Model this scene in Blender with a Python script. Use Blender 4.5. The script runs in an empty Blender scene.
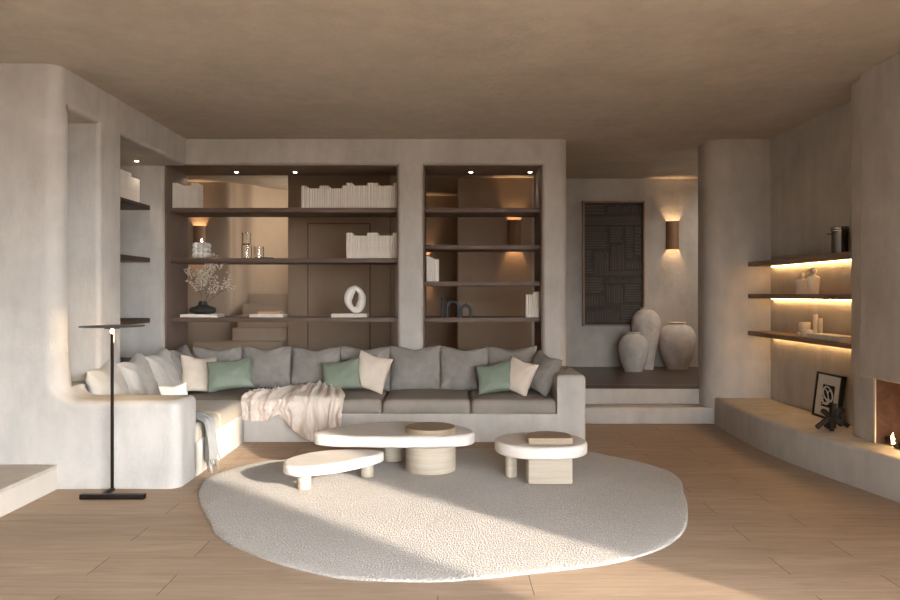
import bpy, bmesh, math, random
from mathutils import Vector, Matrix, Euler, noise

PI = math.pi
R = math.radians
random.seed(11)
SC = bpy.context.scene
COL = SC.collection

# ------------------------------------------------------------------ camera, world, sun, exposure
cam_d = bpy.data.cameras.new('camera')
cam_d.sensor_width = 36.0
cam_d.lens = 28.8
cam_d.shift_y = -6.0 / 900.0
cam_d.clip_start = 0.05
cam = bpy.data.objects.new('camera', cam_d)
cam.location = (0, 0, 1.5)
cam.rotation_euler = (R(90), 0, 0)
COL.objects.link(cam)
SC.camera = cam

SC.view_settings.view_transform = 'Standard'
SC.view_settings.look = 'None'
SC.view_settings.gamma = 1.0
SC.view_settings.use_curve_mapping = False
SC.view_settings.exposure = 0.0
SC.cycles.use_denoising = True
SC.cycles.max_bounces = 14
SC.cycles.diffuse_bounces = 8
SC.cycles.glossy_bounces = 4
SC.cycles.transmission_bounces = 10
SC.cycles.sample_clamp_indirect = 6.0
SC.cycles.caustics_reflective = False
SC.cycles.caustics_refractive = False

world = bpy.data.worlds.new('sky')
SC.world = world
world.use_nodes = True
wt = world.node_tree
bg = wt.nodes['Background']
bg.inputs[1].default_value = 42.0
w_tc = wt.nodes.new('ShaderNodeTexCoord')
w_sep = wt.nodes.new('ShaderNodeSeparateXYZ')
w_ramp = wt.nodes.new('ShaderNodeValToRGB')
w_map = wt.nodes.new('ShaderNodeMapRange')
w_map.inputs[1].default_value = -1
w_map.inputs[2].default_value = 1
wt.links.new(w_tc.outputs['Generated'], w_sep.inputs[0])
wt.links.new(w_sep.outputs[2], w_map.inputs[0])
wt.links.new(w_map.outputs[0], w_ramp.inputs[0])
# the sky is brighter on the sunny side (+x)
w_side = wt.nodes.new('ShaderNodeMath')
w_side.operation = 'MULTIPLY_ADD'
w_side.inputs[1].default_value = 1.3
w_side.inputs[2].default_value = 0.64
w_side.use_clamp = False
wt.links.new(w_sep.outputs[0], w_side.inputs[0])
w_max = wt.nodes.new('ShaderNodeMath')
w_max.operation = 'MAXIMUM'
w_max.inputs[1].default_value = 0.25
wt.links.new(w_side.outputs[0], w_max.inputs[0])
w_mul = wt.nodes.new('ShaderNodeVectorMath')
w_mul.operation = 'SCALE'
wt.links.new(w_ramp.outputs[0], w_mul.inputs[0])
wt.links.new(w_max.outputs[0], w_mul.inputs['Scale'])
wt.links.new(w_mul.outputs[0], bg.inputs[0])
w_e = w_ramp.color_ramp.elements
w_e[0].position, w_e[0].color = 0.46, (0.13, 0.115, 0.10, 1)      # ground outside
w_e[1].position, w_e[1].color = 0.52, (0.75, 0.80, 0.84, 1)       # sky at the horizon
w_x = w_ramp.color_ramp.elements.new(0.75)
w_x.color = (0.90, 0.955, 1.0, 1)

sun_d = bpy.data.lights.new('sun', 'SUN')
sun_d.energy = 10.5
sun_d.color = (1.0, 0.88, 0.72)
sun_d.angle = R(1.3)
sun = bpy.data.objects.new('sun', sun_d)
SUN_DIR = Vector((-0.715, 0.70, -0.300)).normalized()
sun.rotation_euler = SUN_DIR.to_track_quat('-Z', 'Y').to_euler()
sun.location = (6, -4, 5)
COL.objects.link(sun)


def portal(name, loc, rot, sx, sy):
    d = bpy.data.lights.new(name, 'AREA')
    d.shape = 'RECTANGLE'
    d.size = sx
    d.size_y = sy
    d.cycles.is_portal = True
    o = bpy.data.objects.new(name, d)
    o.location = loc
    o.rotation_euler = rot
    COL.objects.link(o)


def unseen_light(name, loc, rot, size, energy, color):  # disk area light set out of view, without a fitting
    d = bpy.data.lights.new(name, 'AREA')
    d.shape = 'DISK'
    d.size = size
    d.energy = energy
    d.color = color
    o = bpy.data.objects.new(name, d)
    o.location = loc
    o.rotation_euler = rot
    COL.objects.link(o)


unseen_light('hall_fill', (4.0, 9.7, 3.2), (0, R(-25), 0), 0.8, 40, (1.0, 0.88, 0.75))  # unseen fill light, added to brighten the hall
unseen_light('passage_fill', (-3.0, 9.5, 3.2), (R(-25), 0, 0), 0.4, 8, (1.0, 0.84, 0.66))  # added fill, hidden by the soffit, spreads light over stairs and sconce wall
unseen_light('stairwell_light', (-1.7, 11.6, 2.9), (0, R(60), 0), 0.5, 26, (1.0, 0.86, 0.7))  # unseen light added behind the partition for the curved stairwell wall
portal('rear_window_portal', (1.6, -1.62, 1.4), (R(90), 0, PI), 3.2, 2.6)
portal('side_window_portal', (3.62, 1.06, 1.63), (R(90), 0, -PI / 2), 1.32, 3.25)


# ------------------------------------------------------------------ materials
def lin(c):
    return tuple(((x / 12.92) if x <= 0.04045 else ((x + 0.055) / 1.055) ** 2.4) for x in (v / 255 for v in c)) + (1,)


class NT:
    def __init__(self, name):
        self.m = bpy.data.materials.new(name)
        self.m.use_nodes = True
        self.t = self.m.node_tree
        self.b = self.t.nodes['Principled BSDF']

    def n(self, kind, **kw):
        x = self.t.nodes.new(kind)
        for k, v in kw.items():
            setattr(x, k, v)
        return x

    def l(self, a, b):
        self.t.links.new(a, b)

    def math(self, op, a, b=None, c=None):
        x = self.n('ShaderNodeMath', operation=op)
        for i, v in enumerate((a, b, c)):
            if v is None:
                continue
            if isinstance(v, (int, float)):
                x.inputs[i].default_value = v
            else:
                self.l(v, x.inputs[i])
        return x.outputs[0]

    def noise(self, vec, scale, detail=4, rough=0.55, dist=0.0):
        x = self.n('ShaderNodeTexNoise')
        x.inputs['Scale'].default_value = scale
        x.inputs['Detail'].default_value = detail
        x.inputs['Roughness'].default_value = rough
        x.inputs['Distortion'].default_value = dist
        self.l(vec, x.inputs['Vector'])
        return x.outputs['Fac']

    def mapping(self, vec, scale, loc=(0, 0, 0)):
        x = self.n('ShaderNodeMapping')
        x.inputs['Scale'].default_value = scale
        x.inputs['Location'].default_value = loc
        self.l(vec, x.inputs['Vector'])
        return x.outputs[0]

    def ramp(self, fac, stops):
        x = self.n('ShaderNodeValToRGB')
        e = x.color_ramp.elements
        while len(e) < len(stops):
            e.new(0.5)
        for el, (p, c) in zip(e, stops):
            el.position = p
            el.color = c
        self.l(fac, x.inputs[0])
        return x.outputs[0]

    def mix(self, fac, a, b, mode='MIX'):
        x = self.n('ShaderNodeMix', data_type='RGBA', blend_type=mode)
        if isinstance(fac, (int, float)):
            x.inputs[0].default_value = fac
        else:
            self.l(fac, x.inputs[0])
        for i, v in ((6, a), (7, b)):
            if isinstance(v, tuple):
                x.inputs[i].default_value = v
            else:
                self.l(v, x.inputs[i])
        return x.outputs[2]

    def bump(self, h, strength, dist):
        x = self.n('ShaderNodeBump')
        x.inputs['Strength'].default_value = strength
        x.inputs['Distance'].default_value = dist
        self.l(h, x.inputs['Height'])
        self.l(x.outputs[0], self.b.inputs['Normal'])

    def pos(self):
        return self.n('ShaderNodeNewGeometry').outputs['Position']

    def objc(self):
        return self.n('ShaderNodeTexCoord').outputs['Object']


def sc(c, k):
    return (c[0] * k, c[1] * k, c[2] * k, 1)


def plaster(name, c, amp=0.12, bump=0.25):
    t = NT(name)
    c = lin(c)
    p = t.pos()
    n1 = t.noise(p, 1.6, 7, 0.62, 0.4)
    n2 = t.noise(t.mapping(p, (7, 7, 2.2)), 1.0, 6, 0.6)
    s = t.math('ADD', t.math('MULTIPLY', n1, 0.6), t.math('MULTIPLY', n2, 0.4))
    col = t.ramp(s, [(0.3, sc(c, 1 - amp)), (0.7, sc(c, 1 + amp))])
    t.l(col, t.b.inputs['Base Color'])
    t.b.inputs['Roughness'].default_value = 0.9
    t.b.inputs['Specular IOR Level'].default_value = 0.2
    h = t.math('ADD', t.noise(p, 9, 6, 0.6), t.math('MULTIPLY', t.noise(t.mapping(p, (40, 40, 16)), 1.0, 3), 0.35))
    t.bump(h, bump, 0.02)
    return t.m


def plain(name, c, rough=0.5, metal=0.0, amp=0.06, nscale=12, bump=0.0, bscale=60, spec=0.4, sheen=0.0):
    t = NT(name)
    c = lin(c)
    p = t.objc()
    col = t.ramp(t.noise(p, nscale, 5, 0.6), [(0.3, sc(c, 1 - amp)), (0.7, sc(c, 1 + amp))])
    t.l(col, t.b.inputs['Base Color'])
    t.b.inputs['Roughness'].default_value = rough
    t.b.inputs['Metallic'].default_value = metal
    t.b.inputs['Specular IOR Level'].default_value = spec
    if sheen:
        t.b.inputs['Sheen Weight'].default_value = sheen
        t.b.inputs['Sheen Roughness'].default_value = 0.4
    if bump:
        t.bump(t.noise(p, bscale, 4, 0.6), bump, 0.01)
    return t.m


def fabric(name, c, weave=260, amp=0.1, bump=0.3, sheen=0.25, rough=0.9, spec=0.2):
    t = NT(name)
    c = lin(c)
    p = t.objc()
    n1 = t.noise(p, 5, 5, 0.6, 0.5)
    n2 = t.noise(p, weave, 2, 0.5)
    s = t.math('ADD', t.math('MULTIPLY', n1, 0.6), t.math('MULTIPLY', n2, 0.4))
    t.l(t.ramp(s, [(0.32, sc(c, 1 - amp)), (0.68, sc(c, 1 + amp))]), t.b.inputs['Base Color'])
    t.b.inputs['Roughness'].default_value = rough
    t.b.inputs['Specular IOR Level'].default_value = spec
    t.b.inputs['Sheen Weight'].default_value = sheen
    t.b.inputs['Sheen Roughness'].default_value = 0.35
    h = t.math('ADD', t.math('MULTIPLY', n2, 0.25), t.noise(p, 14, 5, 0.6, 0.6))
    t.bump(h, bump, 0.012)
    return t.m


def wood(name, c1, c2, axis='x', rough=0.6, freq=1.0, world=False):
    t = NT(name)
    p = t.pos() if world else t.objc()
    s = {'x': (1.2, 22, 22), 'y': (22, 1.2, 22), 'z': (22, 22, 1.2), 'h': (2.0, 2.0, 55)}[axis]
    s = tuple(v * freq for v in s)
    v = t.mapping(p, s)
    n = t.noise(v, 1.0, 6, 0.65, 0.6)
    n2 = t.noise(t.mapping(p, tuple(q * 4 for q in s)), 1.0, 3, 0.6)
    f = t.math('ADD', t.math('MULTIPLY', n, 0.7), t.math('MULTIPLY', n2, 0.3))
    t.l(t.ramp(f, [(0.33, lin(c1)), (0.66, lin(c2))]), t.b.inputs['Base Color'])
    t.b.inputs['Roughness'].default_value = rough
    t.b.inputs['Specular IOR Level'].default_value = 0.3
    t.bump(f, 0.12, 0.01)
    return t.m


def emit(name, c, strength):
    t = NT(name)
    t.b.inputs['Base Color'].default_value = c
    t.b.inputs['Emission Color'].default_value = c
    t.b.inputs['Emission Strength'].default_value = strength
    return t.m


def floor_mat():
    t = NT('oak planks')
    p = t.pos()
    sep = t.n('ShaderNodeSeparateXYZ')
    t.l(p, sep.inputs[0])
    x, y = sep.outputs[0], sep.outputs[1]
    row = t.math('FLOOR', t.math('DIVIDE', t.math('SUBTRACT', y, 3.58), 0.265))
    odd = t.math('FLOORED_MODULO', row, 2.0)
    xx = t.math('ADD', t.math('DIVIDE', t.math('SUBTRACT', x, 0.417), 1.88), t.math('MULTIPLY', odd, 0.255))
    plank = t.math('FLOOR', xx)
    fr = t.math('FRACT', xx)
    joint = t.math('LESS_THAN', fr, 0.0028)
    fy = t.math('FRACT', t.math('DIVIDE', t.math('SUBTRACT', y, 3.58), 0.265))
    seam = t.math('LESS_THAN', fy, 0.006)
    comb = t.n('ShaderNodeCombineXYZ')
    t.l(row, comb.inputs[0])
    t.l(plank, comb.inputs[1])
    wn = t.n('ShaderNodeTexWhiteNoise', noise_dimensions='3D')
    t.l(comb.outputs[0], wn.inputs['Vector'])
    off = t.n('ShaderNodeVectorMath', operation='MULTIPLY_ADD')
    t.l(wn.outputs['Color'], off.inputs[0])
    off.inputs[1].default_value = (9, 9, 9)
    t.l(p, off.inputs[2])
    g1 = t.noise(t.mapping(off.outputs[0], (1.3, 16, 1)), 1.0, 6, 0.62, 1.2)
    g2 = t.noise(t.mapping(off.outputs[0], (5, 120, 1)), 1.0, 4, 0.6, 0.3)
    f = t.math('ADD', t.math('MULTIPLY', g1, 0.65), t.math('MULTIPLY', g2, 0.35))
    col = t.ramp(f, [(0.3, lin((136, 115, 98))), (0.5, lin((158, 136, 116))), (0.7, lin((175, 153, 132)))])
    hsv = t.n('ShaderNodeHueSaturation')
    t.l(t.math('ADD', 0.93, t.math('MULTIPLY', wn.outputs['Value'], 0.14)), hsv.inputs['Value'])
    t.l(col, hsv.inputs['Color'])
    c2 = t.mix(t.math('MULTIPLY', joint, 0.75), hsv.outputs[0], lin((60, 42, 32)))
    c3 = t.mix(t.math('MULTIPLY', seam, 0.3), c2, lin((70, 50, 38)))
    t.l(c3, t.b.inputs['Base Color'])
    t.b.inputs['Roughness'].default_value = 0.55
    t.b.inputs['Specular IOR Level'].default_value = 0.35
    t.bump(f, 0.1, 0.006)
    return t.m


def rug_mat():
    t = NT('rug pile')
    p = t.pos()
    v = t.n('ShaderNodeTexVoronoi')
    v.inputs['Scale'].default_value = 85
    t.l(p, v.inputs['Vector'])
    n = t.noise(p, 130, 3, 0.7)
    n2 = t.noise(p, 3.0, 5, 0.6, 0.5)
    f = t.math('ADD', t.math('MULTIPLY', v.outputs['Distance'], 0.5), t.math('ADD', t.math('MULTIPLY', n, 0.3), t.math('MULTIPLY', n2, 0.25)))
    c = lin((178, 171, 163))
    t.l(t.ramp(f, [(0.3, sc(c, 0.74)), (0.75, sc(c, 1.1))]), t.b.inputs['Base Color'])
    t.b.inputs['Roughness'].default_value = 1.0
    t.b.inputs['Specular IOR Level'].default_value = 0.05
    t.b.inputs['Sheen Weight'].default_value = 0.25
    t.bump(f, 0.9, 0.02)
    return t.m


def stone(name, c, amp=0.12, scale=6, pits=0.0, rough=0.6, axis=(1, 1, 1)):
    t = NT(name)
    c = lin(c)
    p = t.mapping(t.objc(), axis)
    n = t.noise(p, scale, 8, 0.65, 0.8)
    col = t.ramp(n, [(0.3, sc(c, 1 - amp)), (0.7, sc(c, 1 + amp))])
    if pits:
        v = t.noise(p, scale * 7, 3, 0.5)
        col = t.mix(t.math('MULTIPLY', t.math('GREATER_THAN', v, 0.68), pits), col, sc(c, 0.35))
    t.l(col, t.b.inputs['Base Color'])
    t.b.inputs['Roughness'].default_value = rough
    t.b.inputs['Specular IOR Level'].default_value = 0.3
    t.bump(t.noise(p, scale * 8, 5, 0.6), 0.15, 0.01)
    return t.m


def vase_mat(name, c):
    t = NT(name)
    c = lin(c)
    p = t.objc()
    n = t.noise(p, 4, 8, 0.7, 0.6)
    col = t.ramp(n, [(0.3, sc(c, 0.72)), (0.7, sc(c, 1.15))])
    band = t.noise(t.mapping(p, (1, 1, 22)), 1.0, 3, 0.5)
    col = t.mix(t.math('MULTIPLY', t.math('GREATER_THAN', band, 0.63), 0.25), col, sc(c, 0.6))
    spots = t.noise(p, 26, 2, 0.5)
    col = t.mix(t.math('MULTIPLY', t.math('GREATER_THAN', spots, 0.71), 0.6), col, sc(c, 0.4))
    t.l(col, t.b.inputs['Base Color'])
    t.b.inputs['Roughness'].default_value = 0.85
    t.bump(t.noise(p, 40, 5, 0.65), 0.3, 0.01)
    return t.m


def glass_mat():
    t = NT('clear glass')
    t.b.inputs['Base Color'].default_value = (0.97, 0.97, 0.96, 1)
    t.b.inputs['Roughness'].default_value = 0.02
    t.b.inputs['Transmission Weight'].default_value = 1.0
    t.b.inputs['IOR'].default_value = 1.45
    return t.m


M = {
    'plaster': plaster('wall plaster', (181, 175, 168), 0.2, 0.3),
    'ceil': plaster('ceiling plaster', (182, 172, 159), 0.15, 0.45),
    'sofa_plaster': plaster('sofa plaster', (204, 200, 196), 0.06, 0.15),
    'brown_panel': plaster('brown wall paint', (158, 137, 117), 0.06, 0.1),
    'floor': floor_mat(),
    'stair': plaster('stair plaster', (168, 150, 132), 0.05, 0.1),
    'hall_floor': wood('dark hall planks', (74, 60, 52), (98, 82, 71), 'x', 0.35, 0.6, True),
    'travertine': stone('travertine', (178, 168, 156), 0.14, 3.0, 0.5, 0.45, (1, 3, 3)),
    'riser': plaster('step plaster', (188, 178, 166), 0.06, 0.1),
    'shelf': wood('dark walnut shelf', (84, 67, 58), (118, 98, 86), 'x', 0.55),
    'shelf_y': wood('dark walnut ledge', (62, 46, 39), (92, 72, 61), 'y', 0.55),
    'oak_shelf': wood('brown oak shelf', (112, 90, 72), (142, 117, 95), 'y', 0.55),
    'rug': rug_mat(),
    'gray_velvet': fabric('grey velvet', (136, 130, 124), 300, 0.24, 0.85, 0.0),
    'seat': fabric('taupe leather', (134, 124, 114), 90, 0.1, 0.3, 0.0, 0.55, 0.35),
    'beige_seat': fabric('beige seat linen', (168, 158, 144), 200, 0.08, 0.22, 0.1, 0.8),
    'linen_back': fabric('light grey linen', (178, 172, 164), 240, 0.1, 0.35, 0.2),
    'cream': fabric('cream linen', (205, 190, 174), 240, 0.1, 0.3, 0.1),
    'white_cloth': fabric('white cotton', (226, 221, 212), 240, 0.05, 0.2, 0.1),
    'green': fabric('sage green satin', (118, 128, 113), 120, 0.1, 0.5, 0.0, 0.42, 0.5),
    'throw': fabric('cream throw wool', (214, 199, 186), 320, 0.07, 0.3, 0.2),
    'gray_throw': fabric('grey throw wool', (118, 118, 118), 320, 0.12, 0.3, 0.2),
    'table_stone': stone('white travertine', (208, 200, 192), 0.07, 5, 0.12, 0.6, (1, 2.5, 4)),
    'bleached': wood('bleached oak', (160, 147, 130), (188, 175, 158), 'h', 0.6, 0.5),
    'tray_wood': wood('tan wood', (170, 132, 104), (196, 158, 128), 'x', 0.6),
    'disc': wood('weathered oak', (130, 112, 92), (156, 138, 117), 'x', 0.6, 0.5),
    'black_metal': plain('black brown metal', (38, 31, 29), 0.4, 0.6, 0.05),
    'disc_metal': plain('grey lamp metal', (92, 90, 84), 0.45, 0.4, 0.05),
    'sconce': plain('bronze sconce', (140, 110, 86), 0.55, 0.3, 0.1),
    'sconce_in': plain('sconce inside', (200, 160, 110), 0.6),
    'book': plain('cream book cover', (226, 217, 205), 0.8, 0, 0.05),
    'pages': plain('book pages', (196, 180, 158), 0.9, 0, 0.05, 40),
    'white': plain('matt white ceramic', (226, 221, 214), 0.7, 0, 0.03, 8, 0.1),
    'wax': plain('ivory wax', (228, 216, 198), 0.55, 0, 0.03),
    'black_clay': plain('black clay', (50, 48, 47), 0.7, 0, 0.15, 10, 0.2),
    'charcoal': plain('charcoal clay', (56, 58, 60), 0.6, 0, 0.1, 10, 0.15),
    'marble': stone('grey marble', (196, 190, 184), 0.18, 9, 0, 0.5),
    'stick': wood('burnt wood', (34, 28, 25), (58, 47, 41), 'z', 0.7),
    'twig': plain('dry twig', (112, 94, 76), 0.9),
    'blossom': plain('dry blossom', (226, 212, 194), 0.9),
    'vase_pale': vase_mat('pale aged clay', (212, 200, 190)),
    'vase_warm': vase_mat('warm aged clay', (218, 206, 196)),
    'vase_grey': vase_mat('grey aged clay', (202, 194, 185)),
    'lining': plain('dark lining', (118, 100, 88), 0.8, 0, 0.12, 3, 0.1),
    'relief': plain('relief bars', (94, 85, 79), 0.85, 0, 0.12, 6, 0.2),
    'relief_ground': plain('relief ground', (74, 67, 62), 0.85, 0, 0.12, 6, 0.2),
    'frame_wood': wood('frame wood', (140, 118, 97), (164, 141, 118), 'z', 0.6),
    'black_frame': plain('black frame', (24, 22, 22), 0.4),
    'paper': plain('mount paper', (214, 211, 206), 0.9),
    'ink': plain('black print', (36, 34, 34), 0.9),
    'corten': stone('rusted steel', (80, 58, 46), 0.5, 5, 0.3, 0.8),
    'steel_trim': plain('light metal trim', (216, 210, 202), 0.35, 0.5),
    'steel': plain('dark steel', (104, 100, 94), 0.28, 1.0, 0.05),
    'bright_steel': plain('bright steel', (176, 174, 170), 0.2, 1.0, 0.03),
    'glass': glass_mat(),
    'log': plain('charred log', (44, 32, 26), 0.9, 0, 0.3, 20, 0.4),
    'downlight': emit('downlight glow', (1.0, 0.86, 0.68, 1), 30),
    'led': emit('led strip glow', (1.0, 0.60, 0.24, 1), 36),
    'lampglow': emit('lamp glow', (1.0, 0.75, 0.45, 1), 30),
    'flame': emit('flame glow', (1.0, 0.62, 0.25, 1), 14),
    'candle_flame': emit('candle flame glow', (1.0, 0.85, 0.6, 1), 40),
    'window_frame': plain('window frame', (60, 55, 50), 0.5),
}


# ------------------------------------------------------------------ mesh helpers
def finish(bm, name, m, parent=None, loc=None, rot=None, angle=38, world=True):
    """link bm as ONE mesh object; with a parent at rest the mesh given in world coordinates is moved into its frame"""
    bmesh.ops.recalc_face_normals(bm, faces=bm.faces)
    me = bpy.data.meshes.new(name)
    if parent is not None and world:
        bmesh.ops.translate(bm, verts=bm.verts, vec=-Vector(parent.location))
    bm.to_mesh(me)
    bm.free()
    for p in me.polygons:
        p.use_smooth = True
    me.set_sharp_from_angle(angle=R(angle))
    for mm in (m if isinstance(m, (list, tuple)) else [m]):
        me.materials.append(M[mm])
    o = bpy.data.objects.new(name, me)
    COL.objects.link(o)
    if parent is not None:
        o.parent = parent
    if loc:
        o.location = loc
    if rot:
        o.rotation_euler = rot
    return o


def tag(o, label, cat, group=None, kind=None):
    o['label'] = label
    o['category'] = cat
    if group:
        o['group'] = group
    if kind:
        o['kind'] = kind
    return o


def thing(name, label, cat, loc=(0, 0, 0), rot=(0, 0, 0), group=None):
    o = bpy.data.objects.new(name, None)
    o.empty_display_size = 0.1
    o.location = loc
    o.rotation_euler = rot
    COL.objects.link(o)
    return tag(o, label, cat, group)


def struct(o):
    o['kind'] = 'structure'
    return o


def kids(o):
    return [c for c in bpy.data.objects if c.parent == o]


def dup(root, loc, rot=None, label=None, group=None):
    r = root.copy()
    COL.objects.link(r)
    r.location = loc
    if rot is not None:
        r.rotation_euler = rot
    if label:
        r['label'] = label
    if group:
        r['group'] = group
    for ch in kids(root):
        c = ch.copy()
        COL.objects.link(c)
        c.parent = r
        for g in kids(ch):
            d = g.copy()
            COL.objects.link(d)
            d.parent = c
    return r


def add_box(bm, x0, x1, y0, y1, z0, z1, r=0.0, seg=2, mi=0):
    vs = [bm.verts.new(p) for p in ((x0, y0, z0), (x1, y0, z0), (x1, y1, z0), (x0, y1, z0), (x0, y0, z1), (x1, y0, z1), (x1, y1, z1), (x0, y1, z1))]
    fs = [bm.faces.new([vs[i] for i in f]) for f in ((0, 3, 2, 1), (4, 5, 6, 7), (0, 1, 5, 4), (1, 2, 6, 5), (2, 3, 7, 6), (3, 0, 4, 7))]
    for f in fs:
        f.material_index = mi
    if r > 0:
        es = list({e for f in fs for e in f.edges})
        bmesh.ops.bevel(bm, geom=es, offset=r, segments=seg, profile=0.5, affect='EDGES')


def box(name, m, x0, x1, y0, y1, z0, z1, r=0.0, parent=None, seg=2, **k):
    bm = bmesh.new()
    add_box(bm, x0, x1, y0, y1, z0, z1, r, seg)
    return finish(bm, name, m, parent, **k)


def slab_into(bm, pts, z0, z1, rt=0.0, rb=0.0, seg=5):
    """prism over a plan outline with rounded upper and lower rims"""
    n = len(pts)
    P = [Vector((p[0], p[1])) for p in pts]
    area = sum(P[i].x * P[(i + 1) % n].y - P[(i + 1) % n].x * P[i].y for i in range(n))
    if area < 0:
        P.reverse()
    N = []
    for i in range(n):
        a = (P[i] - P[i - 1]).normalized()
        b = (P[(i + 1) % n] - P[i]).normalized()
        na, nb = Vector((a.y, -a.x)), Vector((b.y, -b.x))
        v = na + nb
        d = max(0.3, 1 + na.dot(nb))
        N.append(v / d)
    rings = []
    if rb > 0:
        for k in range(seg + 1):
            a = k / seg * PI / 2
            rings.append((rb * (1 - math.sin(a)), z0 + rb * (1 - math.cos(a))))
    else:
        rings.append((0, z0))
    if rt > 0:
        for k in range(seg + 1):
            a = k / seg * PI / 2
            rings.append((rt * (1 - math.cos(a)), z1 - rt * (1 - math.sin(a))))
    else:
        rings.append((0, z1))
    if rt > 0:
        rings.append((rt + 0.006, z1))
    prev = None
    first = None
    for ins, z in rings:
        ring = [bm.verts.new((P[i].x - N[i].x * ins, P[i].y - N[i].y * ins, z)) for i in range(n)]
        if prev:
            for i in range(n):
                bm.faces.new((prev[i], prev[(i + 1) % n], ring[(i + 1) % n], ring[i]))
        else:
            first = ring
        prev = ring
    bm.faces.new(prev)
    bm.faces.new(list(reversed(first)))


def slab(name, m, pts, z0, z1, rt=0.0, rb=0.0, parent=None, seg=5, **k):
    bm = bmesh.new()
    slab_into(bm, pts, z0, z1, rt, rb, seg)
    return finish(bm, name, m, parent, **k)


def rpoly(corners, seg=6):
    """polygon with each corner (x, y, radius) rounded"""
    out = []
    n = len(corners)
    for i in range(n):
        x, y, r = corners[i]
        p = Vector((x, y))
        if r <= 0:
            out.append((x, y))
            continue
        a = (Vector(corners[i - 1][:2]) - p).normalized()
        b = (Vector(corners[(i + 1) % n][:2]) - p).normalized()
        half = math.acos(max(-1, min(1, a.dot(b)))) / 2
        d = r / math.tan(half)
        c = p + (a + b).normalized() * (r / math.sin(half))
        s, e = p + a * d - c, p + b * d - c
        a0, a1 = math.atan2(s.y, s.x), math.atan2(e.y, e.x)
        da = (a1 - a0 + PI) % (2 * PI) - PI
        for k in range(seg + 1):
            t = a0 + da * k / seg
            out.append((c.x + r * math.cos(t), c.y + r * math.sin(t)))
    return out


def spline(pts, per=8, closed=True):
    """Catmull-Rom through pts"""
    out = []
    n = len(pts)
    V = [Vector(p) for p in pts]
    rng = range(n) if closed else range(n - 1)
    for i in rng:
        if closed:
            p0, p1, p2, p3 = V[i - 1], V[i], V[(i + 1) % n], V[(i + 2) % n]
        else:
            p0, p1, p2, p3 = V[max(0, i - 1)], V[i], V[i + 1], V[min(n - 1, i + 2)]
        for k in range(per):
            t = k / per
            out.append(tuple(0.5 * ((2 * p1) + (p2 - p0) * t + (2 * p0 - 5 * p1 + 4 * p2 - p3) * t * t + (3 * p1 - p0 - 3 * p2 + p3) * t ** 3)))
    if not closed:
        out.append(tuple(V[-1]))
    return out


def circle(cx, cy, r, n=48, ry=None):
    ry = ry or r
    return [(cx + r * math.cos(2 * PI * k / n), cy + ry * math.sin(2 * PI * k / n)) for k in range(n)]


def add_lathe(bm, prof, cx=0, cy=0, z=0, n=40, cap=True):
    prev = None
    first = None
    for r, h in prof:
        ring = [bm.verts.new((cx + r * math.cos(2 * PI * k / n), cy + r * math.sin(2 * PI * k / n), z + h)) for k in range(n)]
        if prev:
            for i in range(n):
                bm.faces.new((prev[i], prev[(i + 1) % n], ring[(i + 1) % n], ring[i]))
        else:
            first = ring
        prev = ring
    if cap:
        bm.faces.new(list(reversed(first)))
        bm.faces.new(prev)


def lathe(name, m, prof, cx=0, cy=0, z=0, n=40, parent=None, cap=True, **k):
    bm = bmesh.new()
    add_lathe(bm, prof, cx, cy, z, n, cap)
    return finish(bm, name, m, parent, **k)


def add_tube(bm, path, r, n=10, closed=False):
    """tube along a 3-D path; r may be a list"""
    P = [Vector(p) for p in path]
    m = len(P)
    up = Vector((0, 0, 1))
    rings = []
    t0 = (P[1] - P[0]).normalized()
    ref = up if abs(t0.dot(up)) < 0.9 else Vector((1, 0, 0))
    nrm = t0.cross(ref).normalized()
    for i in range(m):
        if closed:
            t = (P[(i + 1) % m] - P[i - 1]).normalized()
        else:
            t = (P[min(i + 1, m - 1)] - P[max(i - 1, 0)]).normalized()
        nrm = (nrm - t * nrm.dot(t)).normalized()
        b = t.cross(nrm)
        rr = r[i] if isinstance(r, (list, tuple)) else r
        rings.append([bm.verts.new(P[i] + (nrm * math.cos(2 * PI * k / n) + b * math.sin(2 * PI * k / n)) * rr) for k in range(n)])
    for i in range(m if closed else m - 1):
        a, b = rings[i], rings[(i + 1) % m]
        for k in range(n):
            bm.faces.new((a[k], a[(k + 1) % n], b[(k + 1) % n], b[k]))
    if not closed:
        bm.faces.new(list(reversed(rings[0])))
        bm.faces.new(rings[-1])


def add_ball(bm, c, r, u=14, v=10, sz=1.0):
    mtx = Matrix.Translation(Vector(c)) @ Matrix.Diagonal((1, 1, sz, 1))
    bmesh.ops.create_uvsphere(bm, u_segments=u, v_segments=v, radius=r, matrix=mtx)


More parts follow.
